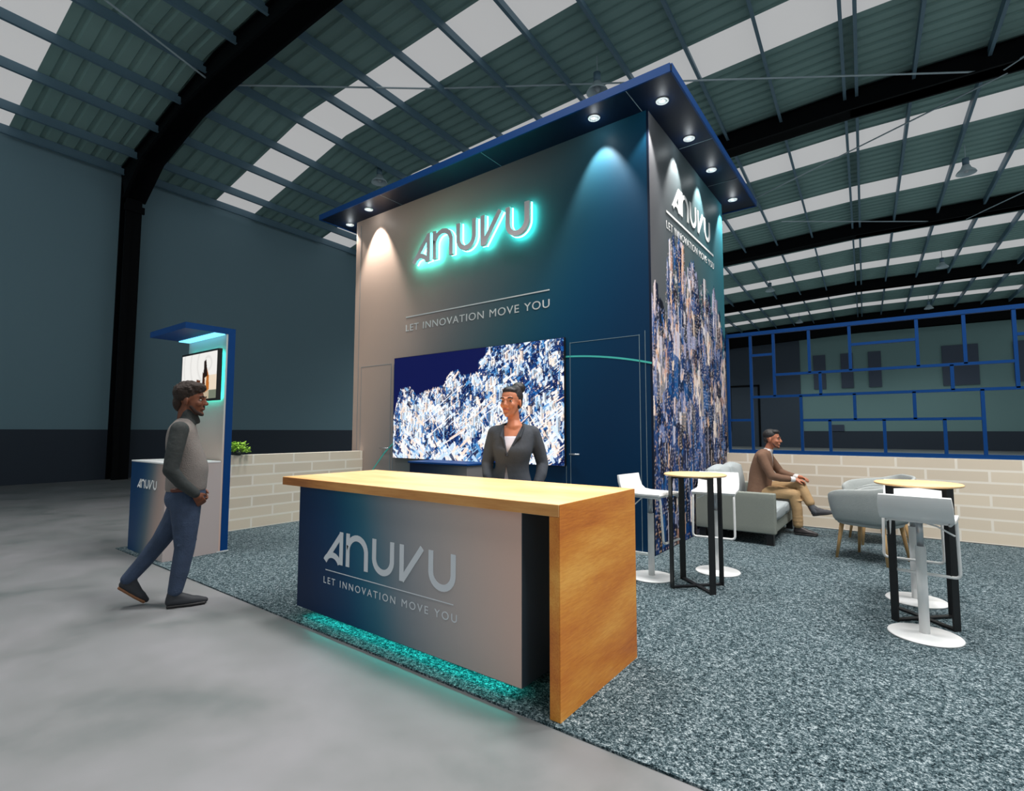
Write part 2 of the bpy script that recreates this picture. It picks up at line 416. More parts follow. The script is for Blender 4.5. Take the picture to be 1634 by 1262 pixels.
for i, (a, b) in enumerate(STRIPS):
    bm = B(); c0 = None
    for x, z in PROF[:-1]:
        c = [bm.verts.new((x, a, z)), bm.verts.new((x, b, z)), bm.verts.new((x, b, z + .04)), bm.verts.new((x, a, z + .04))]
        if c0:
            for k in range(4): bm.faces.new((c0[k], c0[(k + 1) % 4], c[(k + 1) % 4], c[k]))
        else: bm.faces.new(c)
        c0 = c
    bm.faces.new(c0[::-1])
    structure('window_%d' % (i + 1), bm, M['skylight'], rz=WR)
PURL = [-17.75, -16.85, -15.5, -14.2, -12.9, -11.5, -10.2, -8.9, -7.5, -6.1, -4.7, -3.25, -1.75, -.14, .14, 1.4, 2.9, 4.4, 5.9, 7.4, 8.9, 10.4, 12]
tn = 0
for x in PURL:
    tn += 1; z = roofz(x); bm = B()
    box(bm, x - .012, x + .012, -4, 51, z - .24, z - .005); box(bm, x - .012, x + .065, -4, 51, z - .255, z - .24)
    structure('trim_%d' % tn, bm, M['purlin'], rz=WR)
UND = [(-17.55, 8.15), (-16.35, 9.0), (-14.1, 9.62), (-12.4, 9.82), (-9.5, 9.98), (0, 10.4), (9, 10.4), (16, 9.6)]
for yc in (5.82, 17.0, 28.2, 39.4, 50.5):
    tn += 1
    if yc < 40: us = UND
    else: us = [(a, b - .9 if a > -14 else b) for a, b in UND]
    bm = B(); up = [(x, z - .03) for x, z in PROF]
    top = [(x, roofz(x) - .03) for x, _ in UND]; top[0] = (-18, 9.07)
    for (u0, u1), (t0, t1) in zip(zip(us, us[1:]), zip(top, top[1:])):
        prism(bm, [u0, u1, t1, t0], yc - .22, yc + .22)
        dz = .03
        prism(bm, [u0, u1, (u1[0], u1[1] + dz), (u0[0], u0[1] + dz)], yc - .29, yc + .29)
        prism(bm, [(t0[0], t0[1] - dz), (t1[0], t1[1] - dz), t1, t0], yc - .29, yc + .29)
    box(bm, -17.97, -17.93, yc - .2, yc + .2, 0, 9.05); box(bm, -17.97, -17.5, yc - .05, yc + .05, 0, 8.9); box(bm, -17.56, -17.5, yc - .2, yc + .2, 0, 8.3)
    box(bm, -17.5, -17.44, yc - .25, yc + .25, 7.8, 8.0)
    structure('trim_%d' % tn, bm, M['frame'], rz=WR)
for p, q in (((-9.17, 9.58, 10.5), (2.98, 17.0, 10.45)), ((-3.26, 21.73, 10.6), (3.3, 17.2, 10.4)), ((-11.0, -1.5, 10.3), (-12.92, 5.7, 9.95)),
             ((-2.67, 24.83, 10.6), (3.1, 28.3, 10.45)), ((3.9, 28.4, 10.4), (9.5, 20.5, 10.5)), ((3.2, 17.0, 10.4), (9.5, 10, 10.6)), ((-12.9, 5.9, 9.95), (-9.17, 9.58, 10.5))):
    tn += 1
    structure('trim_%d' % tn, tube(B(), [p, q], .022), M['rod'], rz=WR)
# back wall openings
wn = len(STRIPS)
for x0, x1, z0, z1 in ((-3.45, -2.55, 5.0, 7.9), (-1.45, -.6, 5.0, 7.9), (.45, 1.3, 5.0, 7.9), (5.1, 7.2, 4.9, 7.95), (9.1, 11.2, 5.0, 7.95), (-2.35, -1.4, 1.42, 1.95)):
    wn += 1
    structure('window_%d' % wn, bx(x0, x1, 50.9, 50.98, z0, z1), M['panel_dark'], rz=WR)
structure('door_1', bx(-12.5, -4.45, 50.84, 50.95, 0, 10.3), M['roller'], rz=WR)
bm = B(); box(bm, -10.3, -10.15, 50.76, 50.83, 1.4, 5.6); box(bm, -7.85, -7.7, 50.76, 50.83, 0, 5.6); box(bm, -10.3, -7.7, 50.76, 50.83, 5.45, 5.6)
structure('trim_%d' % (tn + 1), bm, M['frame'], rz=WR)

def wh(x, y, z):
    c, s = math.cos(WR), math.sin(WR); return (x * c - y * s, x * s + y * c, z)
def pendant(x, y, z, label, first=[None], lit=0):
    if first[0] is None:
        t = thing('pendant_lamp', wh(x, y, z), 0, label, 'lamp', 'high-bay pendant lamps')
        obj('lamp_shade', lathe(B(), [(.05, .28), (.1, .26), (.14, .16), (.24, .06), (.27, 0), (.26, 0), (.2, .06), (.12, .14), (.04, .2)], 24), M['shade'], t, True)
        obj('gear_box', cyl(B(), 0, 0, .28, .5, .09), M['purlin'], t, True)
        obj('suspension_rod', cyl(B(), 0, 0, .5, .95, .012, n=8), M['rod'], t)
        obj('bulb', elp(B(), (0, 0, .1), (.07, .07, .09)), mat('unlit_bulb', (190, 195, 200), .3), t, True)
        first[0] = t
    else:
        t = first[0].copy(); C.objects.link(t); t.location = wh(x, y, z); t['label'] = label
        for ch in list(first[0].children):
            c = ch.copy(); C.objects.link(c); c.parent = t
    return t
for x, y, lb in ((3.03, 21.6, 'grey dome pendant lamp hanging near the second roof beam, the nearest on the right'),
                 (-4.35, 33.6, 'small dome pendant lamp hanging just right of the tower below the wide roof strips'),
                 (3.58, 33.6, 'small dome pendant lamp above the lattice, right of the double ridge purlin'),
                 (3.92, 44.5, 'tiny far pendant lamp directly above the lattice top rail on the right'),
                 (-3.85, 44.8, 'tiny far pendant lamp above the left end of the lattice top rail'),
                 (-5.14, 11.2, 'dome pendant lamp seen just above the canopy near its front right corner'),
                 (-13.2, 11.3, 'dome pendant lamp above the left end of the canopy')):
    pendant(x, y, 9.75, lb)
def aim(o, d): o.rotation_euler = Vector(d).to_track_quat('-Z', 'Y').to_euler()
def lamp(kind, name, loc, energy, col, **k):
    l = bpy.data.lights.new(name, kind); l.energy = energy; l.color = col
    for a, b in k.items(): setattr(l, a, b)
    o = bpy.data.objects.new(name, l); C.objects.link(o); o.location = loc; return o
for x, y, k in ((-4.6, 4.1, 1.1), (-1.0, 3.7, 1.2), (1.4, 3.6, .9), (4.2, 5.2, 1.2), (1.4, 6.6, 1.1)):
    lamp('SPOT', 'fill_spot', (x, y, 9.6), FILL_W * k, (1.0, .985, .96), spot_size=math.radians(110), spot_blend=.9, shadow_soft_size=.7)  # unseen fill lamps added to brighten the stand from above

lamp('SPOT', 'fill_spot', (2.6, .6, 9.6), FILL_W * 1.0, (1.0, .985, .96), spot_size=math.radians(82), spot_blend=.8, shadow_soft_size=.7)  # added fill from the front right for the waterfall end
lamp('SPOT', 'fill_spot', (-7.4, .6, 9.6), FILL_W * 1.1, (1.0, .985, .96), spot_size=math.radians(80), spot_blend=.8, shadow_soft_size=.7)  # added narrow fill over the kiosk side, no fixture there
for x, y in ((3.03, 21.6), (-4.35, 33.6), (3.58, 33.6), (3.92, 44.5), (-3.85, 44.8), (-5.14, 22), (-13.2, 22), (-13.2, 33), (11, 30), (10, 18), (-12, 44)):
    lamp('SPOT', 'fill_spot', wh(x, y, 9.74), 1500 if y < 40 else 700, (.86, 1.0, 1.0), spot_size=math.radians(135), spot_blend=.7, shadow_soft_size=.2)  # fill added so floor bounce brightens the far hall; pendants are unlit
# ------------------------------------------------------------------ carpet
tag(obj('carpet', bx(-7.46, 4.2, 2.135, 8.66, 0, .012), M['carpet']), 'speckled blue grey carpet covering the whole stand floor', 'carpet')
CZ = .012

# ------------------------------------------------------------------ display tower
TX0, TX1, TY0, TY1, TZ = -7.75, -2.21, 5.61, 8.8, 5.19
tower = thing('display_tower', (TX0, TY0, 0), 0, 'tall printed exhibition tower with two flush doors and a wide blue canopy', 'tower')
U = 1 / (TX1 - TX0)
M['facade'] = gradient_mat('facade_print', U, 0, -.1, .24,
    [(0, (214, 184, 166)), (.2, (176, 158, 148)), (.36, (116, 118, 120)), (.5, (76, 98, 104)), (.62, (34, 84, 100)), (.74, (0, 66, 98)), (.88, (0, 50, 84)), (1, (0, 44, 78))])
obj('front_wall', bx(TX0, TX1, TY0, TY0 + .1, CZ, TZ), M['facade'], tower, world=True)
obj('back_wall', bx(TX0, TX1, TY1 - .1, TY1, CZ, TZ), M['blue'], tower, world=True)
obj('left_wall', bx(TX0, TX0 + .1, TY0 + .1, TY1 - .1, CZ, TZ), mat('taupe_laminate', (176, 156, 144), .5, noise=(2, .04)), tower, world=True)
obj('side_wall', bx(TX1 - .1, TX1, TY0 + .1, TY1 - .1, CZ, TZ), M['soffit'], tower, world=True)
def door_part(x0, x1, hx0, hx1):
    d = obj('door', bx(x0, x1, TY0 - .004, TY0 - .0005, .03, 2.51), M['facade'], tower, world=True)
    bm = B(); w = .006; y0, y1 = TY0 - .006, TY0 - .001
    box(bm, x0 - w, x0, y0, y1, .02, 2.52); box(bm, x1, x1 + w, y0, y1, .02, 2.52); box(bm, x0, x1, y0, y1, 2.51, 2.516)
    jm = bm; obj('door_outline', jm, M['line'], tower, world=True)
    h = B(); hc = hx1 if abs(hx1 - x1) < abs(hx0 - x0) else hx0
    tube(h, rounded([(hx0, TY0 - .055, 1.11), (hx1, TY0 - .055, 1.11)], .001), .011)
    tube(h, [(hx0 + .03, TY0 - .055, 1.11), (hx0 + .03, TY0 - .006, 1.11)], .009)
    obj('door_handle', h, M['steel'], tower, True, world=True, label='chrome lever handle')
door_part(-7.52, -6.73, -6.92, -6.70); door_part(-3.28, -2.36, -3.27, -3.13)
for x, z1 in ((-2.29, 2.56), (-3.35, .97), (-6.66, 2.5), (-7.62, 5.1)): obj('panel_joint', bx(x, x + .006, TY0 - .004, TY0 - .001, .02, z1), M['line'], tower, world=True)
obj('base_strip', bx(TX0, TX1 - .02, TY0 - .03, TY0 - .001, CZ, .04), M['white_trim'], tower, world=True)
bm = B()
def ribbon(pts, w=.03):
    for (a, b), (c, d) in zip(pts, pts[1:]):
        prism(bm, [(a, b), (c, d), (c, d + w), (a, b + w)], TY0 - .006, TY0 - .0045)
ribbon([(-3.36 + 1.15 * t, 2.33 - .02 * (t * 2 - .2) - .13 * t * t) for t in [i / 16 for i in range(17)]], .022)
obj('printed_arc', bm, M['arc'], tower, world=True); bm = B()
prism(bm, [(-7.5, .42), (-7.46, .42), (-7.11, .77), (-7.14, .77)], TY0 - .006, TY0 - .0045)
prism(bm, [(-7.14, .77), (-7.11, .77), (-6.84, 1.03), (-6.86, 1.05)], TY0 - .006, TY0 - .0045)
prism(bm, [(-6.86, 1.05), (-6.84, 1.03), (-6.60, 1.21), (-6.60, 1.235)], TY0 - .006, TY0 - .0045)
obj('printed_arc', bm, M['arc'], tower, world=True)
# slogan on the front
bm = text_bm('LET INNOVATION MOVE YOU', 2.79, .112, .003, 1.12); move(bm, T(-6.38, TY0 - .003, 3.02))
words(bm, (3, 10, 4, 3), 'slogan_word', M['letter'], tower)
obj('underline', bx(-6.38, -3.59, TY0 - .005, TY0 - .001, 3.245, 3.262), M['letter'], tower, world=True)
# canopy
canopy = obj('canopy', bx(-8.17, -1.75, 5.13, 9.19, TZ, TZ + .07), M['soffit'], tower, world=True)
bm = B()
box(bm, -8.185, -1.765, 5.115, 5.135, TZ - .012, TZ + .085)
box(bm, -8.185, -8.165, 5.135, 9.205, TZ - .012, TZ + .085); box(bm, -1.765, -1.745, 5.135, 9.205, TZ - .012, TZ + .085); box(bm, -8.165, -1.765, 9.185, 9.205, TZ - .012, TZ + .085)
obj('fascia', bm, M['blue'], canopy, world=False) if False else None
for v in bm.verts: v.co -= tower.location
obj('fascia', bm, M['blue'], canopy)
z0, z1 = TZ - .004, TZ - .0005
for q in [(x, x + .008, 5.14, 5.6) for x in (-6.52, -4.4, -2.28)] + [(-2.2, -1.77, y, y + .006) for y in (6.68, 8.0)]:
    bm = bx(*q, z0, z1)
    for v in bm.verts: v.co -= tower.location
    obj('soffit_joint', bm, M['line'], canopy)
# downlights
first = None
DL = [(-7.1, 5.37, 'lit canopy downlight left of the glowing sign, above the bright patch'), (-7.92, 5.58, 'lit downlight at the far left end of the canopy, past the tower edge'),
      (-2.79, 5.37, 'lit canopy downlight above the facade, right of the glowing sign'), (-2.01, 5.55, 'largest lit downlight, under the front right corner of the canopy'),
      (-2.01, 6.5, 'second lit downlight along the canopy side from the front corner'), (-2.01, 7.5, 'third lit downlight along the canopy side from the front corner'),
      (-2.01, 8.7, 'rearmost lit downlight under the right side of the canopy')]
for x, y, lb in DL:
    if first is None:
        t = thing('canopy_downlight', (x, y, TZ - .014), 0, lb, 'downlight', 'downlights in the canopy soffit'); first = t
        obj('trim_ring', lathe(B(), [(.068, 0), (.074, .004), (.074, .012), (.057, .012), (.057, 0)], 28), M['white_trim'], t, True)
        obj('lens', cyl(B(), 0, 0, .001, .009, .056, n=28), M['lamp'], t)
    else:
        t = first.copy(); C.objects.link(t); t.location = (x, y, TZ - .014); t['label'] = lb
        for ch in list(first.children):
            c = ch.copy(); C.objects.link(c); c.parent = t
    sl = lamp('SPOT', 'downlight_beam', (x, y, TZ - .03), SPOT_W * (1.25 if x == -7.1 else 1), (1, .96, .9), spot_size=math.radians(64), spot_blend=.6, shadow_soft_size=.02)
    aim(sl, (0, .26, -1) if y < 5.4 else ((.26, 0, -1) if x < -7.5 else (-.26, 0, -1)))
    lamp('POINT', 'downlight_spill', (x, y, TZ - .09), 1.1, (.9, .97, 1), shadow_soft_size=.03)

# halo-lit sign
LH, LX, LZ = .44, -6.1, 4.045
XS = 2.27 / (5.51 * LH)
sign = thing('illuminated_sign', (LX, TY0, LZ), 0, 'raised grey ANUVU letters with a teal halo on the tower front', 'sign')
M['sign_face'] = mat('sign_face', (236, 224, 226), .4, noise=(3, .03))
for i, nm in enumerate('anuvu'):
    o = obj('letter', logo(B(), LX, LZ, LH, TY0 - .13, TY0 - .075, only=i, xs=XS), M['sign_face'], sign, world=True)
    b2 = logo(B(), LX, LZ, LH, TY0 - .072, TY0 - .05, only=i, xs=XS, grow=.03)
    for v in b2.verts: v.co -= sign.location
    obj('halo_light', b2, M['halo_led'], o)

# ------------------------------------------------------------------ printed city pictures (painted cell by cell onto a fine mesh)
def city_canvas(W, H, bg, seed, kind):
    rng = random.Random(seed); img = np.zeros((H, W, 3)); img[:] = bg(W, H)
    return img, rng
def fill_poly(img, pts, col, mix=1.0):
    H, W, _ = img.shape
    xs = [p[0] for p in pts]; ys = [p[1] for p in pts]
    x0, x1 = max(0, int(min(xs))), min(W - 1, int(max(xs)) + 1); y0, y1 = max(0, int(min(ys))), min(H - 1, int(max(ys)) + 1)
    if x0 >= x1 or y0 >= y1: return
    X, Y = np.meshgrid(np.arange(x0, x1 + 1), np.arange(y0, y1 + 1)); m = np.ones(X.shape, bool); n = len(pts)
    s = 0
    for i in range(n):
        a, b = pts[i], pts[(i + 1) % n]; s += a[0] * b[1] - b[0] * a[1]
    sg = 1 if s > 0 else -1
    for i in range(n):
        a, b = pts[i], pts[(i + 1) % n]
        m &= sg * ((b[0] - a[0]) * (Y - a[1]) - (b[1] - a[1]) * (X - a[0])) >= 0
    sub = img[y0:y1 + 1, x0:x1 + 1]; sub[m] = sub[m] * (1 - mix) + np.array(col) * mix
def lin(c): return np.array(s2l(c))
def picture_mesh(name, img, x0, x1, z0, z1, pos, plane, m, parent, thick=.002, mask=None):
    H, W, _ = img.shape; us = np.linspace(x0, x1, W); vs = np.linspace(z0, z1, H)
    X, Z = np.meshgrid(us, vs); n = W * H
    co = np.zeros((n, 3)); off = Vector((0, 0, 0)); p = parent
    while p: off += p.location; p = p.parent
    if plane == 'XZ': co[:, 0] = X.ravel() - off.x; co[:, 1] = pos - off.y
    else: co[:, 1] = X.ravel() - off.y; co[:, 0] = pos - off.x
    co[:, 2] = Z.ravel() - off.z
    idx = np.arange(n).reshape(H, W)
    q = np.stack([idx[:-1, :-1], idx[:-1, 1:], idx[1:, 1:], idx[1:, :-1]], -1).reshape(-1, 4)
    if mask is not None:
        mk = mask[:-1, :-1].ravel(); q = q[mk]
    me = bpy.data.meshes.new(name); me.vertices.add(n); me.vertices.foreach_set('co', co.ravel())
    me.loops.add(q.size); me.polygons.add(len(q)); me.loops.foreach_set('vertex_index', q.ravel())
    me.polygons.foreach_set('loop_start', np.arange(0, q.size, 4)); me.update(calc_edges=True); me.validate()
    at = me.color_attributes.new('print', 'FLOAT_COLOR', 'POINT')
    col = np.ones((len(me.vertices), 4)); col[:, :3] = np.clip(img.reshape(-1, 3), 0, 1); at.data.foreach_set('color', col.ravel())
    me.materials.append(m); o = bpy.data.objects.new(name, me); C.objects.link(o); o.parent = parent; return o
def print_mat(name, emis=0, rough=.5):
    m = mat(name, rough=rough, spec=.15); nt = m.node_tree; b = nt.nodes['Principled BSDF']
    a = nt.nodes.new('ShaderNodeVertexColor'); a.layer_name = 'print'
    if emis:
        b.inputs['Base Color'].default_value = (.01, .01, .01, 1); b.inputs['Specular IOR Level'].default_value = .1
        nt.links.new(a.outputs[0], b.inputs['Emission Color']); b.inputs['Emission Strength'].default_value = emis
    else: nt.links.new(a.outputs[0], b.inputs['Base Color'])
    return m
# --- video wall: aerial city at night
def aerial():
    W, H = 520, 260; rng = random.Random(5); img = np.zeros((H, W, 3)); img[:] = lin((0, 10, 72))
    img[int(H * .6):] = lin((0, 6, 62))
    sky = [(0, .40), (.03, .60), (.045, .68), (.12, .71), (.165, .62), (.26, .66), (.35, .70), (.38, .80), (.44, .83), (.46, .77), (.56, .79), (.55, .88), (.60, .93), (.605, 1.02), (1.01, 1.02)]
    def top(u):
        for (a, za), (b, zb) in zip(sky, sky[1:]):
            if u <= b and b > a: return za + (zb - za) * (u - a) / (b - a)
        return 1.02
    tops = np.array([top(i / (W - 1)) * H for i in range(W)])
    for i in range(W): img[:max(0, int(tops[i])), i] = lin((12, 52, 110))
    g = np.zeros((14, 28)); g[:] = [[rng.random() for _ in range(28)] for _ in range(14)]
    def lowf(x, y):
        u, v = x / W * 26, y / H * 12; i, j = int(u), int(v); a, b_ = u - i, v - j
        return (g[j, i] * (1 - a) + g[j, i + 1] * a) * (1 - b_) + (g[j + 1, i] * (1 - a) + g[j + 1, i + 1] * a) * b_
    light = [(255, 255, 255), (240, 248, 255), (214, 232, 252), (255, 242, 232), (255, 228, 210), (196, 222, 248)]
    mid = [(80, 150, 210), (36, 112, 184), (140, 186, 226), (16, 84, 156)]
    dark = [(4, 40, 104), (0, 18, 74), (10, 60, 124), (0, 10, 60)]
    def pick(x, y):
        v = lowf(x, min(y, H - 1)) + rng.gauss(0, .2)
        return lin(rng.choice(light if v > .46 else (mid if v > .34 else dark)))
    for k in range(4200):
        x = rng.random() * W; t = tops[int(x)]; y = t * (1 - rng.random() ** 1.05)
        if y > t - 2: continue
        far = y / H; s = (4.0 + 9 * rng.random() ** 2) * (1.3 - .5 * far)
        base = 32 if x > W * .55 else (38 if x > W * .25 else -34)
        ang = math.radians(rng.choice([base, base, base + 92, 88]) + rng.gauss(0, 5))
        L = s * rng.uniform(1.0, 2.6); w = s * rng.uniform(.25, .7)
        c, sn = math.cos(ang), math.sin(ang)
        pts = [(x + a * c - b * sn, y + a * sn + b * c) for a, b in ((-L / 2, -w / 2), (L / 2, -w / 2), (L / 2, w / 2), (-L / 2, w / 2))]
        fill_poly(img, pts, pick(x, y), .92)
        if rng.random() < .35 and far > .25:
            h = s * rng.uniform(1, 2.6); w2 = w * .8; ca = pick(x, y)
            fill_poly(img, [(x - w2, y - h), (x, y - h), (x, y), (x - w2, y + w2 * .4)], ca, .9); fill_poly(img, [(x, y - h), (x + w2, y - h), (x + w2, y), (x, y)], ca * .35, .85)
    for k in range(34):
        x = rng.uniform(.2, 1) * W; y = rng.uniform(.0, .55) * H; L = rng.uniform(40, 130); a = math.radians(31 + rng.gauss(0, 3)) if rng.random() < .75 else math.radians(-55)
        c, sn = math.cos(a), math.sin(a); w = rng.uniform(.9, 2.0)
        if y + L * sn > H * .75: continue
        fill_poly(img, [(x, y - w), (x + L * c, y + L * sn - w), (x + L * c, y + L * sn + w), (x, y + w)], lin(rng.choice([(250, 240, 234), (255, 220, 196), (240, 244, 255)])), .9)
    for k in range(9000):
        x = rng.randrange(W); t = tops[x]; y = int(t * rng.random())
        if 0 <= y < min(H, t - 1): img[y, x] = img[y, x] * .35 + .65 * lin(rng.choice(light + dark + mid))
    for i in range(W):
        t = int(max(0, tops[i] + rng.gauss(0, 2)))
        if t < H: img[t:, i] = lin((0, 10, 70))
    return img
screen = thing('video_wall', (-4.975, TY0, 1.77), 0, 'large wide screen showing an aerial city at night, behind the woman', 'screen')
obj('housing', bx(-6.60, -3.345, TY0 - .045, TY0 - .007, .958, 2.59), M['black'], screen, world=True)
picture_mesh('display', aerial(), -6.595, -3.35, .963, 2.585, TY0 - .047, 'XZ', print_mat('video_image', 1.15, .6), screen)
# --- side mural: towers
def mural():
    W, H = 300, 500; rng = random.Random(11); y0, y1, z0, z1 = TY0 + .01, TY1 - .003, .02, TZ - .01
    img = np.zeros((H, W, 3)); U = np.linspace(0, 1, W)
    a, b, c = lin((92, 92, 96)), lin((74, 92, 96)), lin((40, 110, 124))
    for i, u in enumerate(U): img[:, i] = a * (1 - u / .5) + b * (u / .5) if u < .5 else b * (1 - (u - .5) * 2) + c * ((u - .5) * 2)
    def py(y): return (y - y0) / (y1 - y0) * (W - 1)
    def pz(z): return (z - z0) / (z1 - z0) * (H - 1)
    sky = [(5.61, 3.0), (5.72, 3.25), (5.9, 2.95), (6.05, 3.0), (6.1, 3.4), (6.22, 3.85), (6.35, 3.95), (6.58, 4.1), (6.72, 3.98), (6.76, 3.55), (7.0, 3.7), (7.2, 3.85), (7.35, 3.5), (7.66, 3.72), (7.9, 3.6), (7.97, 3.1), (8.15, 3.75), (8.3, 3.4), (8.5, 3.3), (8.62, 2.95), (8.8, 2.9)]
    def top(y):
        for (a_, za), (b_, zb) in zip(sky, sky[1:]):
            if y <= b_: return za + (zb - za) * (y - a_) / (b_ - a_)
        return 2.9
    blue = [(2, 26, 72), (4, 50, 108), (20, 86, 148), (2, 12, 44), (8, 60, 118)]
    lil = [(160, 160, 192), (206, 200, 216), (110, 128, 176), (234, 226, 230)]
    warm = [(246, 222, 206), (252, 232, 218), (240, 190, 156), (214, 164, 146), (232, 206, 204)]
    def bias(y, z):
        v = math.sin(y * 9.1 + z * 2.3) * .35 + math.sin(y * 4.3 - z * 5.1 + 1) * .35 + math.sin(z * 7.7 + y * 3) * .2 + rng.gauss(0, .35)
        return v + .3 * (z > 1.7) - .3 * (z < 1.4) - .12
    def choose(y, z):
        v = bias(y, z); right = (y - y0) / (y1 - y0)
        if v > .32: return lin(rng.choice(warm if rng.random() < .35 + .4 * right else lil))
        if v > -.05: return lin(rng.choice(lil[:3] + blue))
        return lin(rng.choice(blue))
    N = 760
    for k in range(N):
        d = k / N; y = rng.uniform(y0 - .05, y1); tz = top(min(max(y, y0), y1))
        z = tz * (1 - d) + rng.gauss(0, .2); z = min(z, tz - .02)
        if z < .05: continue
        w = rng.uniform(.06, .26) * (.7 + .6 * d); h = rng.uniform(.2, .9) * (.8 + .4 * d)
        ca = choose(y, z); cb = ca * rng.uniform(.12, .5)
        X0, X1, Xm = py(y), py(y + w), py(y + w * rng.uniform(.3, .7)); Z1 = pz(z); Z0 = pz(z - h); sl = rng.uniform(-10, 14); sk = rng.uniform(-4, 4)
        fill_poly(img, [(X0 + sk, Z0), (Xm + sk, Z0), (Xm, Z1), (X0, Z1 - sl * .5)], ca, .92); fill_poly(img, [(Xm + sk, Z0), (X1 + sk, Z0), (X1, Z1 - abs(sl)), (Xm, Z1)], cb, .92)
        lc = lin(rng.choice([(255, 234, 216), (240, 232, 244), (255, 200, 154), (206, 216, 244)])); mode = rng.random()
        if mode < .6:
            st = rng.choice([3, 4, 4]); zz = int(max(Z0, 0)) + 1
            while zz < Z1 - 3:
                for xx in range(int(X0) + 1, int(X1), rng.choice([2, 3])):
                    if 0 <= xx < W and 0 <= zz < H - 1 and rng.random() < .4: img[zz:zz + 2, xx] = img[zz:zz + 2, xx] * .2 + lc * .8
                zz += st
        elif mode < .8:
            xx = int(rng.uniform(X0, X1)); zz0, zz1 = int(max(0, Z0)), int(max(0, min(H, Z1)))
            if 0 <= xx < W - 1: img[zz0:zz1, xx:xx + 2] = img[zz0:zz1, xx:xx + 2] * .35 + lc * .65
    for k in range(420):
        y = rng.uniform(y0, y1); z = rng.uniform(.1, top(y) - .2); X, Z_ = py(y), pz(z); s = rng.uniform(1.5, 6)
        fill_poly(img, [(X, Z_), (X + s, Z_ + s * rng.uniform(.2, 3)), (X + s * .3, Z_ + s * rng.uniform(2, 5)), (X - s * .6, Z_ + s * 1.5)], choose(y, z), .9)
    for k in range(5000):
        y = rng.uniform(y0, y1); z = rng.uniform(.05, 1) ** .8 * (top(y) - .1); xx, zz = int(py(y)), int(pz(z))
        if 0 <= xx < W and 0 <= zz < H - 1 and rng.random() < .75: img[zz:zz + 2, xx] = img[zz:zz + 2, xx] * .3 + .7 * lin(rng.choice(warm + lil))
    return img, (y0, y1, z0, z1)
im, (a, b, c, d) = mural()
picture_mesh('city_mural', im, a, b, c, d, TX1 + .002, 'YZ', print_mat('mural_print'), tower)
obj('corner_post', bx(TX1 - .02, TX1 + .004, TY0 - .001, TY0 + .01, CZ, TZ), M['soffit'], tower, world=True)
M['mural_white'] = mat('mural_white_lettering', (240, 240, 240), .5)
bm = logo(B(), 6.38, 4.275, .335, TX1 + .004, TX1 + .012, 'YZ', xs=1.66 / (5.51 * .335))
obj('underline', bx(TX1 + .004, TX1 + .01, 6.15, 8.2, 4.13, 4.16), M['mural_white'], tower, world=True)
obj('wordmark', bm, M['mural_white'], tower, world=True)
bm = text_bm('LET INNOVATION MOVE YOU', 2.07, .1, .002, 1.12)
move(bm, T(TX1 + .006, 6.15, 3.93) @ RZ(PI / 2)); words(bm, (3, 10, 4, 3), 'slogan_word', M['mural_white'], tower)

# ------------------------------------------------------------------ credenza under the screen
cab = thing('display_cabinet', (-5.1, 5.25, CZ), 0, 'low cabinet with navy to grey front below the left half of the screen', 'cabinet')
M['cab'] = gradient_mat('cabinet_print', .78, 0, 0, .5, [(0, (0, 20, 50)), (.4, (4, 34, 66)), (.75, (70, 84, 94)), (1, (140, 132, 128))])
obj('body', bx(-5.62, -4.52, 5.05, 5.5, CZ + .0, .94), M['cab'], cab, world=True, bevel=.004)
obj('top', bx(-5.64, -4.5, 5.03, 5.52, .94, .965), M['blue'], cab, world=True, bevel=.003)

# ------------------------------------------------------------------ reception counter
CX0, CX1, CY0, CY1 = -3.87, -1.34, 2.17, 3.07
ctr = thing('reception_counter', (-2.6, 2.6, CZ), 0, 'oak topped reception counter with gradient ANUVU front and waterfall end', 'counter')
top = obj('worktop', bx(CX0, CX1, CY0, CY1, .978, 1.04), M['wood_top'], ctr, world=True, bevel=.003)
obj('front_edge', bx(CX0 + .002, CX1 - .002, CY0 - .003, CY0 + .001, .98, 1.037), M['wood_edge'], ctr, world=True, label='oak edge of the worktop, coloured darker for its shade')
obj('waterfall_panel', bx(CX1 - .056, CX1 + .001, CY0 - .001, CY1, CZ, .978), M['wood_leg'], ctr, world=True, bevel=.003)
obj('end_veneer', bx(CX1 + .0015, CX1 + .004, CY0 + .001, CY1 - .001, CZ, 1.038), M['wood_leg'], ctr, world=True)
PX0, PX1, PY0, PY1 = -3.68, -1.59, 2.205, 2.98
M['counter_print'] = gradient_mat('counter_print', .465, 0, .14, .425,
    [(0, (0, 26, 60)), (.24, (0, 52, 96)), (.39, (10, 104, 128)), (.5, (118, 130, 140)), (.64, (164, 160, 162)), (.8, (192, 178, 172)), (1, (222, 182, 166))], .4)
obj('cabinet', bx(PX0, PX1, PY0, PY1, .085, .978), M['counter_print'], ctr, world=True)
obj('end_panel', bx(PX1, PX1 + .004, PY0 + .002, PY1, .085, .978), mat('shade_toned_laminate', (52, 68, 80), .5, noise=(2, .05)), ctr, world=True)  # dark tone paints the shade on the counter's right end
obj('plinth', bx(PX0 + .12, PX1 - .12, PY0 + .12, PY1 - .05, CZ, .085), M['black'], ctr, world=True)
obj('light_strip', bx(PX0 + .1, PX1 - .1, PY0 + .05, PY0 + .09, .068, .084), M['cyan_led'], ctr, world=True, label='glowing teal strip under the front')
for i in range(5):
    obj('letter', logo(B(), -3.34, .465, .225, PY0 - .003, PY0 - .0005, only=i, xs=1.29 / (5.51 * .225)), M['letter_grey'], ctr, world=True)
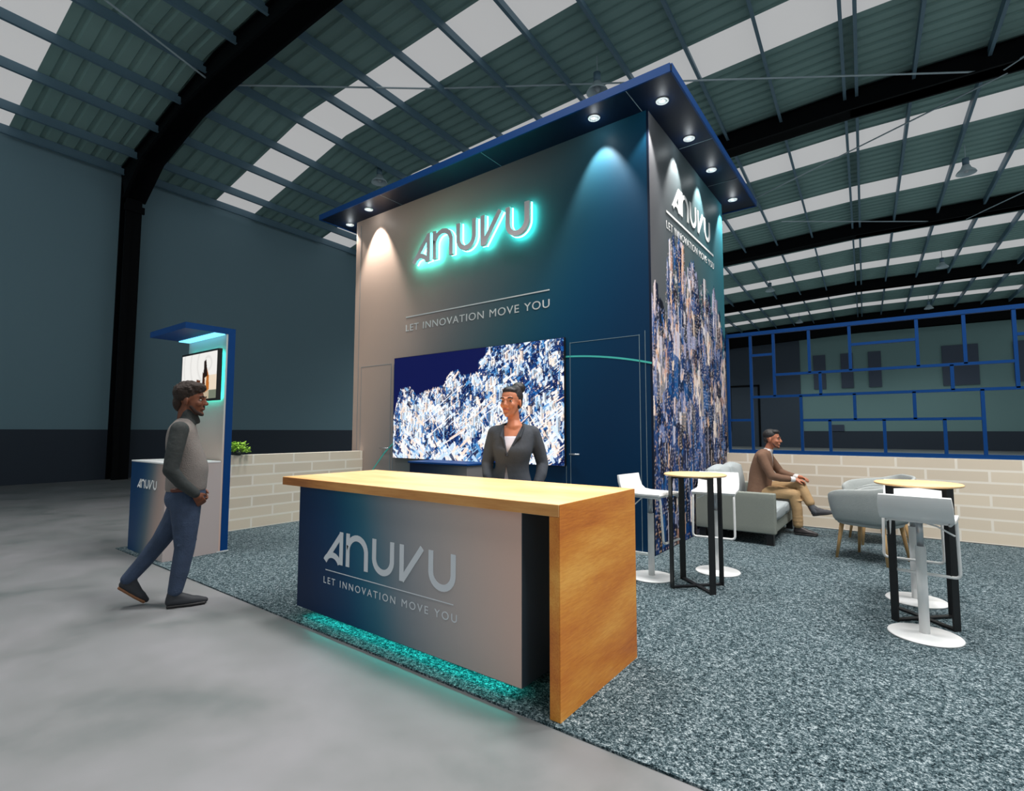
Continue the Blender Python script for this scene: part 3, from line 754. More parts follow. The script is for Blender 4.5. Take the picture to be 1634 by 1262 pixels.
bm = text_bm('LET INNOVATION MOVE YOU', 1.30, .046, .001, 1.35); move(bm, T(-3.34, PY0 - .0015, .312)); obj('underline', bx(-3.32, -2.07, PY0 - .0025, PY0 - .0005, .405, .41), M['letter_grey'], ctr, world=True)
words(bm, (3, 10, 4, 3), 'slogan_word', M['letter_grey'], ctr)

# ------------------------------------------------------------------ demo kiosk
KX0, KX1, KY0, KY1 = -7.29, -6.255, 2.2, 2.76
kio = thing('demo_kiosk', (-6.8, 2.5, CZ), 0, 'demo counter with a blue back post and overhanging blue canopy', 'kiosk')
M['kiosk_print'] = gradient_mat('kiosk_print', .98, .25, -.22, .62, [(0, (0, 54, 96)), (.25, (2, 58, 104)), (.5, (70, 100, 112)), (.68, (160, 146, 142)), (.85, (188, 158, 146)), (1, (180, 170, 170))])
obj('cabinet', bx(KX0, KX1, KY0, KY1, CZ, 1.035), M['kiosk_print'], kio, world=True)
obj('top', bx(KX0 - .002, KX1 + .002, KY0 - .002, KY1 - .01, 1.035, 1.05), M['white'], kio, world=True)
M['kio_panel'] = gradient_mat('pale_panel', 0, 0, .5, 0, [(0, (206, 172, 156)), (.6, (200, 182, 172)), (.8, (196, 194, 190)), (1, (190, 194, 194))])
obj('back_panel', bx(KX0, KX1 - .004, KY1, KY1 + .02, CZ, 2.53), M['kio_panel'], kio, world=True)
obj('back_post', bx(KX0, KX1, KY1 + .021, KY1 + .1, CZ, 2.53), M['blue'], kio, world=True)
obj('canopy', bx(KX0, KX1, 2.32, KY1 + .1, 2.531, 2.6), M['blue'], kio, world=True)
led = mat('canopy_led', (120, 210, 240), .4, emis=(120, 205, 240), estr=1.6)
obj('light_strip', bx(KX0 + .02, KX1 - .02, KY1 - .13, KY1 - .01, 2.519, 2.531), led, kio, world=True, label='pale blue light strip under the canopy')
obj('base_strip', bx(KX1 + .001, KX1 + .008, KY1 - .02, KY1 + .11, CZ, .025), M['white_trim'], kio, world=True)
obj('wordmark', logo(B(), -7.06, .745, .1, KY0 - .004, KY0 - .001, xs=.57 / (5.51 * .1)), M['mural_white'], kio, world=True)
tv = thing('wall_monitor', (-6.76, KY1 - .05, 2.05), 0, 'black framed monitor on the kiosk panel behind the walking man', 'monitor')
obj('bezel', bx(-7.27, -6.25, KY1 - .085, KY1 - .04, 1.75, 2.355), M['black'], tv, world=True, bevel=.004)
obj('bracket', bx(-6.95, -6.6, KY1 - .04, KY1 - .001, 1.9, 2.2), M['black'], tv, world=True)
def tvpic():
    W, H = 120, 70; img = np.zeros((H, W, 3)); img[:] = lin((240, 236, 228))
    for y in range(H):
        for x in range(W):
            u, v = x / W, y / H; r = math.hypot(u - .75, (v - .75) * .7)
            base = lin((246, 244, 240)) * (1 - .12 * (abs(math.sin(r * 16)) > .95))
            if u > .62 and v < .5: base = lin((240, 222, 198))
            if v < .18: base = lin((196, 178, 150)) if u < .8 else lin((120, 128, 110))
            img[y, x] = base
    fill_poly(img, [(72, 8), (84, 10), (80, 36), (74, 40)], lin((60, 26, 10))); fill_poly(img, [(84, 10), (96, 14), (94, 34), (88, 44)], lin((190, 110, 40)))
    fill_poly(img, [(76, 30), (90, 34), (84, 58), (78, 56)], lin((30, 14, 8))); fill_poly(img, [(50, 6), (70, 8), (66, 28), (54, 30)], lin((90, 44, 16)))
    return img
picture_mesh('display', tvpic(), -7.245, -6.275, 1.775, 2.33, KY1 - .0865, 'XZ', print_mat('monitor_image', .95, .3), tv)
bm = B()
for a in ((-7.2, -6.3, 2.3, 2.31), (-7.2, -6.3, 1.79, 1.8)): box(bm, a[0], a[1], KY1 - .04, KY1 - .03, a[2], a[3])
for a in ((-7.2, -7.19, 1.8, 2.3), (-6.31, -6.3, 1.8, 2.3)): box(bm, a[0], a[1], KY1 - .04, KY1 - .03, a[2], a[3])
obj('bias_light', bm, mat('teal_backlight', (60, 210, 190), .5, emis=(60, 225, 200), estr=26), tv, world=True, label='teal strip light behind the monitor')

# ------------------------------------------------------------------ low block walls
o = obj('brick_partition', bx(0, .12, 0, 2.2, 0, 1.04), block_mat('block_print_y', 1)); o.location = (-7.55, 3.4, CZ)
tag(o, 'low printed block wall between the kiosk and the tower', 'partition')
o = obj('brick_partition', bx(0, 5.8, 0, .12, 0, 1.04), block_mat('block_print_x', 0)); o.location = (TX1 + .004, 8.7, CZ)
tag(o, 'long low printed block wall behind the lounge, under the blue lattice', 'partition')
# plant
pl = thing('potted_plant', (-7.46, 3.5, 1.052), 0, 'small bright green leafy plant on the low block wall beside the kiosk', 'plant')
obj('pot', lathe(B(), [(.045, 0), (.06, .05), (.056, .05), (.05, .03)], 20), mat('dark_pot', (34, 44, 40), .6), pl, True)
bm = B(); rng = random.Random(3)
for i in range(150):
    a = rng.uniform(0, 2 * PI); e = rng.uniform(-.25, 1.3); R = rng.uniform(.06, .16)
    c = Vector((R * math.cos(a) * math.cos(e), R * math.sin(a) * math.cos(e), .07 + R * math.sin(e) * .85)); s = rng.uniform(.018, .034)
    q = Euler((rng.uniform(-.9, .9), rng.uniform(-.9, .9), a)).to_matrix()
    P = [c + q @ Vector(v) * s for v in ((-1, 0, 0), (-.3, .5, .12), (.5, .4, .1), (1, 0, -.15), (.5, -.4, .1), (-.3, -.5, .12))]
    vs = [bm.verts.new(p) for p in P]; bm.faces.new(vs)
o = obj('foliage', bm, mat('bright_leaf', (160, 215, 70), .5, noise=(14, .6)), pl, True)
sd = o.modifiers.new('s', 'SOLIDIFY'); sd.thickness = .002
# ------------------------------------------------------------------ blue lattice on the right wall
lat = thing('lattice_screen', (TX1, 8.76, 1.055), 0, 'blue metal lattice of staggered rectangles on the low block wall', 'screen')
b = .038
def bar(x0, x1, z0, z1): obj('bar', bx(x0, x1, 8.735, 8.785, z0, z1), M['blue'], lat, world=True)
def V(x, z0, z1): bar(x - b / 2, x + b / 2, z0, z1)
def Hh(z, x0, x1): bar(x0, x1, z - b / 2, z + b / 2)
obj('top_rail', bx(TX1 + .03, 3.55, 8.73, 8.79, 2.915, 2.97), M['blue'], lat, world=True); obj('bottom_rail', bx(TX1 + .03, 3.55, 8.73, 8.79, 1.056, 1.11), M['blue'], lat, world=True)
h0, hA, hB, hC = 1.11, 1.565, 1.935, 2.27; h3 = 2.915
V(-2.165, h0, h3); V(-1.82, h0, h3); V(-1.49, hB, h3); V(-1.14, h0, hB); V(-1.01, hC, h3); V(-.88, hB, hC); V(-.78, h0, hA); V(-.5, hC, h3); V(-.47, hA, hB)
V(-.14, h0, hA); V(.2, hA, hB); V(.26, hC, h3); V(.5, h0, hA); V(.6, hB, hC); V(.74, hC, h3); V(.88, h0, hB); V(1.21, hB, h3)
Hh(1.575, -2.145, -1.84); Hh(2.595, -1.8, -1.51); Hh(hB, -1.8, 3.5); Hh(hC, -1.47, 1.19); Hh(hA, -1.12, .86); Hh(2.64, -.48, .24); Hh(2.6, 1.23, 2.1)
V(2.12, hB, h3); V(1.75, h0, hB); V(2.7, h0, hB); V(2.9, hB, h3); V(3.53, h0, h3); Hh(hA, 1.77, 3.5)

# ------------------------------------------------------------------ bar stools
def dup(root, loc, rz, label):
    r = root.copy(); C.objects.link(r); r.location = loc; r.rotation_euler = (0, 0, rz); r['label'] = label
    for ch in list(root.children):
        c = ch.copy(); C.objects.link(c); c.parent = r
        for g in list(ch.children):
            d = g.copy(); C.objects.link(d); d.parent = c
    return r
def make_stool(loc, rz, label):
    """faces local +x"""
    t = thing('bar_stool', loc, rz, label, 'stool', 'white bar stools around the high tables')
    obj('base', lathe(B(), [(.0, 0), (.205, 0), (.21, .004), (.205, .011), (.05, .016), (.032, .02)], 48), M['white'], t, True)
    obj('column', cyl(B(), 0, 0, .015, .6, .03), M['white'], t, True); obj('gas_lift', cyl(B(), 0, 0, .6, .8, .02), M['steel'], t, True)
    # seat sheet: profile in x-z, swept in y, rounded edge by bevel
    prof = []
    pts = [(.2, .775), (.205, .795), (.19, .808), (.05, .805), (-.1, .806), (-.16, .815), (-.195, .845), (-.215, .9), (-.226, .965)]
    W = .2
    bm = B(); th = .024; n = len(pts); up = []; lo = []
    for i, p in enumerate(pts):
        a = Vector(pts[max(0, i - 1)]); c = Vector(pts[min(n - 1, i + 1)]); d = (c - a).normalized(); nr = Vector((d.y, -d.x)); p = Vector(p)
        w = W - (.008 if i == n - 1 else 0)
        up.append([bm.verts.new((p.x, s * w, p.y)) for s in (-1, 1)]); q = p - nr * th; lo.append([bm.verts.new((q.x, s * w, q.y)) for s in (-1, 1)])
    for i in range(n - 1):
        bm.faces.new((up[i][0], up[i][1], up[i + 1][1], up[i + 1][0])); bm.faces.new((lo[i][0], lo[i + 1][0], lo[i + 1][1], lo[i][1]))
        for s in (0, 1): bm.faces.new((up[i][s], up[i + 1][s], lo[i + 1][s], lo[i][s]))
    bm.faces.new((up[0][0], lo[0][0], lo[0][1], up[0][1])); bm.faces.new((up[-1][0], up[-1][1], lo[-1][1], lo[-1][0]))
    o = obj('seat', bm, M['white'], t, True); bv = o.modifiers.new('b', 'BEVEL'); bv.width = .009; bv.segments = 3; bv.limit_method = 'ANGLE'; bv.angle_limit = math.radians(50)
    loop = rounded([(-.1, -.17, .772), (.195, -.185, .772), (.225, -.19, .37), (.225, .19, .37), (.195, .185, .772), (-.1, .17, .772)], .035, 5)
    obj('footrest', tube(B(), loop, .0105, 10), M['white'], t, True)
    obj('lever', tube(B(), [(.0, -.02, .765), (-.04, -.1, .75), (-.06, -.19, .7)], .006), M['white'], t, True)
    obj('seat_plate', bx(-.08, .08, -.16, .16, .768, .785), M['white'], t)
    return t
st = make_stool((-1.93, 4.80, CZ), math.radians(-6), 'white bar stool left of the first high table, right behind the counter end')
dup(st, (-1.48, 5.38, CZ), math.radians(-82), 'white bar stool behind the first high table, in front of the sofa')
dup(st, (.095, 4.57, CZ), math.radians(83), 'nearest white bar stool on the right, low back towards the viewer')
dup(st, (.07, 5.46, CZ), math.radians(-92), 'white bar stool on the far side of the right high table')
# ------------------------------------------------------------------ high tables
def make_table(loc, rz, label):
    t = thing('bar_table', loc, rz, label, 'table', 'round high tables on black steel legs')
    obj('tabletop', lathe(B(), [(0, .985), (.263, .985), (.27, .992), (.27, .998), (.263, 1.003), (0, 1.003)], 56), M['wood_disc'], t, True)
    a = .172
    for sx in (-1, 1):
        for sy in (-1, 1):
            bm = bx(-.028, .028, -.006, .006, 0, .985); ang = math.atan2(sy, sx) + PI / 2
            move(bm, T(sx * a, sy * a, 0) @ RZ(ang)); obj('leg', bm, M['black'], t)
    for k, s in enumerate((1, -1)):
        for z, nm in ((.004, 'foot_bar'), (.965, 'top_bar')):
            bm = bx(-a * 1.414, a * 1.414, -.02, .02, 0, .012); move(bm, T(0, 0, z) @ RZ(s * PI / 4)); obj(nm, bm, M['black'], t)
    return t
tb = make_table((-1.49, 4.76, CZ), math.radians(3), 'round oak topped high table between the counter and the sofa')
dup(tb, (.105, 4.965, CZ), math.radians(0), 'round oak topped high table on the right, between two stools')
for o in (st, tb): pass

# ------------------------------------------------------------------ sofa
sofa = thing('sofa', (-1.7, 7.68, CZ), 0, 'grey two seat sofa beside the mural wall, the brown jacketed man sits on it', 'sofa')
SX0, SX1, SY0, SY1 = -2.17, -1.22, 6.93, 8.43
def soft(x0, x1, y0, y1, z0, z1, bev, m, nm, parent, puff=0, rot=None, piv=None):
    bm = bx(x0, x1, y0, y1, z0, z1)
    bmesh.ops.subdivide_edges(bm, edges=bm.edges, cuts=5, use_grid_fill=True)
    cx, cy, cz = (x0 + x1) / 2, (y0 + y1) / 2, (z0 + z1) / 2; hx, hy, hz = (x1 - x0) / 2, (y1 - y0) / 2, (z1 - z0) / 2
    for v in bm.verts:
        a, b_, c = (v.co.x - cx) / hx, (v.co.y - cy) / hy, (v.co.z - cz) / hz
        k = puff
        v.co.x += a * k * (1 - b_ * b_) * (1 - c * c); v.co.y += b_ * k * (1 - a * a) * (1 - c * c); v.co.z += c * k * (1 - a * a) * (1 - b_ * b_)
    if rot: move(bm, T(*piv) @ Matrix.Rotation(rot, 4, 'Y') @ T(*[-p for p in piv]))
    o = obj(nm, bm, m, parent, True, world=True); bv = o.modifiers.new('b', 'BEVEL'); bv.width = bev; bv.segments = 4; bv.limit_method = 'ANGLE'; bv.angle_limit = math.radians(50)
    return o
soft(SX0, SX1, SY0, SY0 + .1, .15, .64, .015, M['fabric_dark'], 'armrest', sofa); soft(SX0, SX1, SY1 - .1, SY1, .15, .64, .015, M['fabric_dark'], 'armrest', sofa)
soft(SX0, SX0 + .14, SY0 + .1, SY1 - .1, .15, .74, .02, M['fabric_dark'], 'backrest', sofa)
soft(SX0 + .14, SX1 - .02, SY0 + .1, SY1 - .1, .15, .3, .015, M['fabric_dark'], 'seat_frame', sofa)
ym = (SY0 + SY1) / 2
for y0, y1 in ((SY0 + .105, ym - .003), (ym + .003, SY1 - .105)):
    soft(SX0 + .15, SX1 + .0, y0, y1, .302, .45, .03, M['cushion'], 'seat_cushion', sofa, .012)
    soft(SX0 + .15, SX0 + .33, y0 + .01, y1 - .01, .46, .90, .06, M['cushion'], 'back_cushion', sofa, .05, -.14, (SX0 + .2, 0, .46))
for x in (SX0 + .08, SX1 - .07):
    for y in (SY0 + .06, SY1 - .06): obj('leg', bx(x - .04, x + .04, y - .04, y + .04, CZ, .15), M['black'], sofa, world=True)

# ------------------------------------------------------------------ tub chairs (open side faces local +x)
def make_tub(loc, rz, label):
    t = thing('tub_chair', loc, rz, label, 'chair', 'grey tub chairs with oak legs')
    N = 34; bm = B(); rows = []
    for i in range(N + 1):
        th = math.radians(-152 + 304 * i / N) + PI; k = abs(i / N - .5) * 2      # k=0 at back, 1 at arm fronts
        ca, sa = math.cos(th), math.sin(th)
        # superellipse plan, open to +x
        e = .46; x = .335 * math.copysign(abs(ca) ** e, ca); y = .325 * math.copysign(abs(sa) ** e, sa)
        if k > .8: x = max(x, .0)
        zt = .85 - .17 * (k ** 1.5); zb = .39; f = .91
        top = Vector((x * 1.04 - .02 * (1 - k), y * 1.05, zt)); bot = Vector((x * f, y * f, zb)); inn = Vector((x * .86, y * .86, 0))
        nrm = Vector((x, y, 0)).normalized() * .055
        rows.append([bot, top - Vector((0, 0, .015)), top - nrm * .25, top - nrm * .75, top - nrm - Vector((0, 0, .015)), bot - nrm])
    R = [[bm.verts.new(p) for p in r] for r in rows]
    for a, c in zip(R, R[1:]):
        for k in range(6): bm.faces.new((a[k], a[(k + 1) % 6], c[(k + 1) % 6], c[k]))
    bm.faces.new(R[0][::-1]); bm.faces.new(R[-1])
    o = obj('shell', bm, M['fabric'], t, True); o.modifiers.new('s', 'SUBSURF').levels = 1; o.modifiers['s'].render_levels = 1
    bm = B(); poly = [(.285 * math.copysign(abs(math.cos(a)) ** .6, math.cos(a)) + .01, .25 * math.copysign(abs(math.sin(a)) ** .6, math.sin(a))) for a in [2 * PI * i / 28 for i in range(28)]]
    prism(bm, poly, .37, .48, 'XY'); o = obj('seat_cushion', bm, M['fabric'], t, True); bv = o.modifiers.new('b', 'BEVEL'); bv.width = .03; bv.segments = 4; bv.limit_method = 'ANGLE'; bv.angle_limit = math.radians(50)
    for sx in (-1, 1):
        for sy in (-1, 1):
            bm = B(); n = 12; z0, z1 = .40, 0
            A = [bm.verts.new((sx * .20 + .024 * math.cos(2 * PI * i / n), sy * .19 + .024 * math.sin(2 * PI * i / n), z0)) for i in range(n)]
            Bq = [bm.verts.new((sx * .25 + .013 * math.cos(2 * PI * i / n), sy * .235 + .013 * math.sin(2 * PI * i / n), z1)) for i in range(n)]
            for i in range(n): bm.faces.new((A[i], A[(i + 1) % n], Bq[(i + 1) % n], Bq[i]))
            bm.faces.new(A); bm.faces.new(Bq[::-1]); obj('leg', bm, M['wood_chair'], t, True)
    return t
tc = make_tub((-.27, 6.90, CZ), math.radians(157), 'grey tub chair nearest the viewer, just left of the right high table')
dup(tc, (-.24, 8.0, CZ), math.radians(200), 'grey tub chair behind the nearer one, close to the block wall')

# ------------------------------------------------------------------ people
def skin(name, c): return mat(name, c, .5, noise=(9, .06), spec=.35)
def head_prims(bm, c, yaw=0, tilt=0, s=1.0, fem=False):
    """c = centre of head (ear height); local +x forward"""
    Mh = T(*c) @ RZ(yaw) @ Matrix.Rotation(tilt, 4, 'Y') @ Matrix.Scale(s, 4)
    t = B()
    elp(t, (-.012, 0, .035), (.094, .073, .085)); elp(t, (.022, 0, -.015), (.068, .06, .09)); elp(t, (.032, 0, -.072), (.044, .046, .034))
    elp(t, (.068, 0, -.094), (.02, .022, .018)); cap(t, (.088, 0, .012), (.106, 0, -.022), .0085, .0125); elp(t, (.1, .010, -.027), (.01, .009, .008)); elp(t, (.1, -.010, -.027), (.01, .009, .008))
    cap(t, (.077, -.036, .027), (.086, -.008, .022), .0095); cap(t, (.077, .036, .027), (.086, .008, .022), .0095)
    elp(t, (.062, .036, -.022), (.024, .022, .022)); elp(t, (.062, -.036, -.022), (.024, .022, .022))
    cap(t, (.083, -.02, -.054), (.089, 0, -.052), .0065); cap(t, (.083, .02, -.054), (.089, 0, -.052), .0065); cap(t, (.082, -.016, -.063), (.082, .016, -.063), .0075)
    for sy in (-1, 1): elp(t, (-.008, sy * .074, -.008), (.018, .008, .03), (0, 0, sy * .3))
    if fem: pass
    move(t, Mh); me = bpy.data.meshes.new('x'); t.to_mesh(me); t.free(); bm.from_mesh(me); bpy.data.meshes.remove(me)
    return Mh
def local(bm, t, Mh):
    move(t, Mh); me = bpy.data.meshes.new('x'); t.to_mesh(me); t.free(); bm.from_mesh(me); bpy.data.meshes.remove(me)
M['eye_white'] = mat('eye_white', (190, 180, 172), .35); M['iris'] = mat('iris_brown', (30, 18, 12), .2); M['lip'] = None
def face_parts(parent, Mh, browm, lipm):
    for sy in (-1, 1):
        bm = B(); elp(bm, (.0745, sy * .031, .006), (.0085, .0135, .006)); move(bm, Mh); e = obj('eye', bm, M['eye_white'], parent, True)
        bm = B(); elp(bm, (.0812, sy * .031 + .001, .006), (.0032, .0058, .0058)); move(bm, Mh); obj('iris', bm, M['iris'], e, True)
        bm = B(); tube(bm, [(.079, sy * .052, .026), (.0885, sy * .034, .034), (.094, sy * .016, .029)], .0042); move(bm, Mh); obj('eyebrow', bm, browm, parent, True)
    bm = B(); cap(bm, (.086, -.019, -.0575), (.0925, 0, -.055), .0045); cap(bm, (.0925, 0, -.055), (.086, .019, -.0575), .0045); move(bm, Mh); obj('lips', bm, lipm, parent, True)
def hand(bm, wrist, dirv, normal, curl=.5, s=1.0, side=1):
    """palm + five separate bent fingers; dirv along the hand, normal = back of the hand"""
    d = Vector(dirv).normalized(); n = Vector(normal); n = (n - d * n.dot(d)).normalized(); w = d.cross(n) * side; W = Vector(wrist)
    def P(a, b_, c): return W + (d * a + w * b_ + n * c) * s
    cap(bm, P(0, 0, 0), P(.03, 0, 0), .026 * s, .028 * s)
    for b_ in (-.026, -.009, .009, .026): cap(bm, P(.015, b_ * .7, 0), P(.078, b_, 0), .014 * s, .0115 * s)
    for b_, L in ((-.03, .066), (-.0105, .08), (.0095, .084), (.029, .074)):
        p = P(.08, b_, 0); a = 0
        for seg, r0, r1 in ((.45, .0098, .009), (.3, .009, .0083), (.25, .0083, .007)):
            a += curl * (.5 if seg == .45 else .8); q = p + (d * math.cos(a) - n * math.sin(a)) * L * seg * s
            cap(bm, p, q, r0 * s, r1 * s, 10, 3); p = q
    p0 = P(.02, .024, -.004); p1 = P(.052, .05, -.018); p2 = P(.082, .055, -.03)
    cap(bm, p0, p1, .014 * s, .0115 * s, 10, 3); cap(bm, p1, p2, .0112 * s, .0088 * s, 10, 3)

# ---- man walking past the kiosk (facing local +x)
man = thing('person', (-4.71, 1.81, 0), math.radians(64), 'walking person in grey knit vest, dark sleeves and blue jeans, hand in pocket', 'person')
SK = skin('brown_skin', (112, 66, 46))
Hm = [None]
def man_body(bm):
    Hm[0] = head_prims(bm, (.004, 0, 1.645), math.radians(-14), 0, 1.13)
    chain(bm, [((-.03, 0, 1.6), .052), ((-.035, 0, 1.48), .056)])
    loft(bm, [(-.04, 0, 1.45, .05, .09), (-.042, 0, 1.38, .09, .16), (-.03, 0, 1.25, .105, .15), (0, 0, 1.1, .11, .14), (0, 0, .95, .11, .14), (-.01, 0, .85, .09, .13)])
    chain(bm, [((0, -.085, .88), .075), ((.012, -.09, .46), .05), ((-.04, -.09, .12), .04)]); chain(bm, [((0, .085, .88), .075), ((-.17, .09, .5), .05), ((-.385, .09, .21), .04)])
    for s in (-1, 1):
        chain(bm, [((-.045, s * .17, 1.4), .042), ((-.088, s * .238, 1.09), .032), ((.07, s * .202, .905), .025)])
        hand(bm, (.08, s * .192, .89), (.45, -s * .45, -.8), (.25, s * 1, 0), .9, 1.0, side=s)
blob('body', man_body, SK, man, .0065, 3, .5)
hairM = mat('dark_brown_hair', (40, 26, 20), .8, noise=(40, .4), bump=(60, .9))
face_parts(man, Hm[0], hairM, mat('dark_lips', (110, 62, 52), .5))
def man_hair(bm):
    t = B(); elp(t, (-.024, 0, .062), (.098, .086, .082)); elp(t, (.035, 0, .1), (.062, .07, .04)); elp(t, (-.072, 0, -.012), (.044, .068, .07)); elp(t, (-.03, 0, .03), (.085, .082, .05)); elp(t, (.06, .02, .098), (.034, .04, .026), (0, .3, 0))
    rg = random.Random(4)
    for i in range(90):
        a = rg.uniform(0, 2 * PI); e = rg.uniform(.15, 1.4); c = (-.018 + .098 * math.cos(a) * math.cos(e), .083 * math.sin(a) * math.cos(e), .055 + .088 * math.sin(e))
        elp(t, c, (.013, .013, .012), n=8)
    local(bm, t, Hm[0])
blob('hair', man_hair, hairM, man, .006, 1, .4)
def man_beard(bm):
    t = B(); chain(t, [((.02, -.056, -.045), .011), ((.048, -.043, -.082), .013), ((.074, -.012, -.1), .0125), ((.074, .012, -.1), .0125), ((.048, .043, -.082), .013), ((.02, .056, -.045), .011)])
    chain(t, [((.077, -.025, -.046), .0045), ((.094, 0, -.042), .006), ((.077, .025, -.046), .0045)]); local(bm, t, Hm[0])
blob('beard', man_beard, mat('short_beard', (44, 28, 22), .9, noise=(40, .4)), man, .005, 2, .5)
def vest(bm):
    loft(bm, [(-.03, 0, 1.50, .05, .07), (-.038, 0, 1.465, .075, .12), (-.045, 0, 1.41, .1, .19), (-.04, 0, 1.32, .118, .19), (-.015, 0, 1.2, .137, .175), (.004, 0, 1.1, .146, .17), (0, 0, 1.0, .147, .17), (-.002, 0, .93, .145, .17), (-.002, 0, .905, .14, .165)])
blob('knit_vest', vest, mat('grey_knit_vest', (124, 116, 112), .9, noise=(30, .12), bump=(120, .5)), man, .009, 6)
def sleeves(bm):
    for s in (-1, 1):
        chain(bm, [((-.05, s * .165, 1.405), .068), ((-.07, s * .21, 1.25), .062), ((-.09, s * .24, 1.09), .055), ((-.02, s * .225, .99), .047), ((.075, s * .2, .90), .039)])
    chain(bm, [((-.02, -.02, 1.455), .068), ((-.02, .02, 1.455), .068)]); chain(bm, [((-.022, 0, 1.47), .068), ((-.008, 0, 1.535), .066)]); cap(bm, (.06, 0, 1.475), (.045, 0, 1.515), .02)
blob('shirt', sleeves, mat('dark_shirt_cloth', (44, 48, 48), .85, noise=(8, .2), bump=(25, .5)), man, .008, 4)
def jeans(bm):
    loft(bm, [(0, 0, .95, .13, .155), (-.002, 0, .9, .14, .17), (-.008, 0, .84, .142, .175), (-.01, 0, .78, .12, .16), (-.01, 0, .74, .08, .12)])
    chain(bm, [((.004, -.085, .82), .115), ((.012, -.09, .66), .098), ((.014, -.09, .46), .074), ((-.012, -.09, .28), .066), ((-.038, -.09, .13), .054)])
    chain(bm, [((-.01, .085, .82), .112), ((-.08, .09, .66), .092), ((-.17, .09, .5), .070), ((-.28, .09, .34), .060), ((-.378, .09, .215), .052)])
    for z in (.145, .19, .245): elp(bm, (-.034 + (z - .14) * .12, -.09, z), (.056, .054, .016))
    for k in (.08, .22, .36): elp(bm, (-.378 + k * .21, .09, .215 + k * .28), (.052, .053, .018), (0, .9, 0))
    for z, x in ((.50, .03), (.56, .02), (.76, .03)): cap(bm, (x - .06, -.16, z - .01), (x + .06, -.1, z + .02), .009)
blob('jeans', jeans, mat('blue_denim', (50, 64, 88), .85, noise=(11, .45), bump=(90, .4)), man, .008, 4)
def belt(bm): pass
bm = B(); cap(bm, (-.08, -.155, .925), (.02, -.165, .925), .016); obj('belt', bm, mat('brown_belt', (92, 44, 28), .5), man, True)
SH = mat('charcoal_shoe', (38, 40, 46), .7, noise=(12, .15)); SO = mat('brown_sole', (120, 76, 44), .6); SOd = mat('dark_sole', (24, 22, 24), .6)
def shoe(parent, toe, heel, side_y, m, sole_m, up=None, s=1.0):
    """heel, toe: ground-contact points (x, z) in the person's frame"""
    h = Vector((heel[0], side_y, heel[1])); t_ = Vector((toe[0], toe[2] if len(toe) > 2 else side_y, toe[1])); d = (t_ - h); L = d.length; d.normalize()
    n = Vector(up) if up else Vector((0, 0, 1)); n = (n - d * n.dot(d)).normalized(); w = n.cross(d)
    def P(a, b_, c): return h + d * a * L + w * b_ + n * c
    def up_(bm):
        chain(bm, [(P(.17, 0, .05), .04), (P(.45, 0, .045), .042), (P(.72, 0, .036), .036), (P(.9, .003, .028), .024)])
        chain(bm, [(P(.16, 0, .05), .041), (P(.2, 0, .1), .043)]); chain(bm, [(P(.25, 0, .09), .036), (P(.55, 0, .05), .036)])
    o = blob('shoe', up_, m, parent, .007, 4)
    def so(bm):
        for a, b_, r in ((.12, 0, .034), (.3, 0, .033), (.5, 0, .036), (.7, 0, .042), (.88, 0, .03)): cap(bm, P(a, -r * .25, .015), P(a, r * .25, .015), .012, .012)
        for (a0, r0), (a1, r1) in zip(((.1, .03), (.35, .031), (.6, .038)), ((.35, .031), (.6, .038), (.9, .026))):
            for k in (-1, -.5, 0, .5, 1): cap(bm, P(a0, r0 * k, .015), P(a1, r1 * k, .015), .011)
    blob('sole', so, sole_m, o, .007, 2)
    return o
shoe(man, (.2, .0), (-.115, .0), -.09, SH, SOd); shoe(man, (-.25, .0), (-.46, .165), .09, SH, SO)

# ---- receptionist (facing local +x towards the viewer, +y is picture right)
wo = thing('person', (-2.46, 3.36, CZ), math.radians(-58), 'smiling person in grey blazer and white top standing behind the counter', 'person')
SW = skin('warm_skin', (206, 132, 100)); Hw = [None]
def w_body(bm):
    Hw[0] = head_prims(bm, (.0, -.055, 1.618), math.radians(-20), 0, 1.08, True)
    chain(bm, [((-.022, -.04, 1.56), .046), ((-.025, -.035, 1.47), .05), ((-.02, -.03, 1.42), .075)])
    chain(bm, [((-.03, -.15, 1.37), .038), ((-.03, .09, 1.37), .038)])
    loft(bm, [(-.025, -.035, 1.43, .05, .09), (-.02, -.035, 1.38, .078, .15), (.0, -.038, 1.27, .09, .13), (-.005, -.045, 1.1, .078, .105), (0, -.05, .95, .098, .14), (0, -.055, .84, .095, .14)])
    for s in (-1, 1):
        y = -.04; chain(bm, [((0, y + s * .08, .86), .075), ((.0, y + s * .08, .47), .05), ((-.01, y + s * .08, .08), .035)]); chain(bm, [((-.01, y + s * .08, .06), .035), ((.12, y + s * .085, .03), .025)])
    chain(bm, [((-.03, .125, 1.375), .042), ((-.05, .185, 1.13), .034), ((.03, .165, .965), .025)]); hand(bm, (.04, .16, .95), (.3, -.1, -.95), (.2, 1, 0), .4, .92, side=1)
    chain(bm, [((-.03, -.195, 1.375), .042), ((-.02, -.235, 1.13), .034), ((.06, -.21, .96), .025)]); hand(bm, (.07, -.205, .945), (.35, .2, -.9), (.3, -1, 0), .4, .92, side=-1)
blob('body', w_body, SW, wo, .006, 3, .5)
hw = mat('black_brown_hair', (38, 32, 34), .5, noise=(30, .3), bump=(70, .4))
face_parts(wo, Hw[0], hw, mat('rose_lips', (186, 84, 72), .4))
def w_hair(bm):
    t = B(); elp(t, (-.026, 0, .046), (.092, .081, .083)); elp(t, (-.045, 0, .0), (.06, .074, .06)); elp(t, (-.096, .02, .116), (.054, .054, .046)); elp(t, (.012, 0, .085), (.06, .062, .038)); local(bm, t, Hw[0])
blob('hair', w_hair, hw, wo, .006, 3)
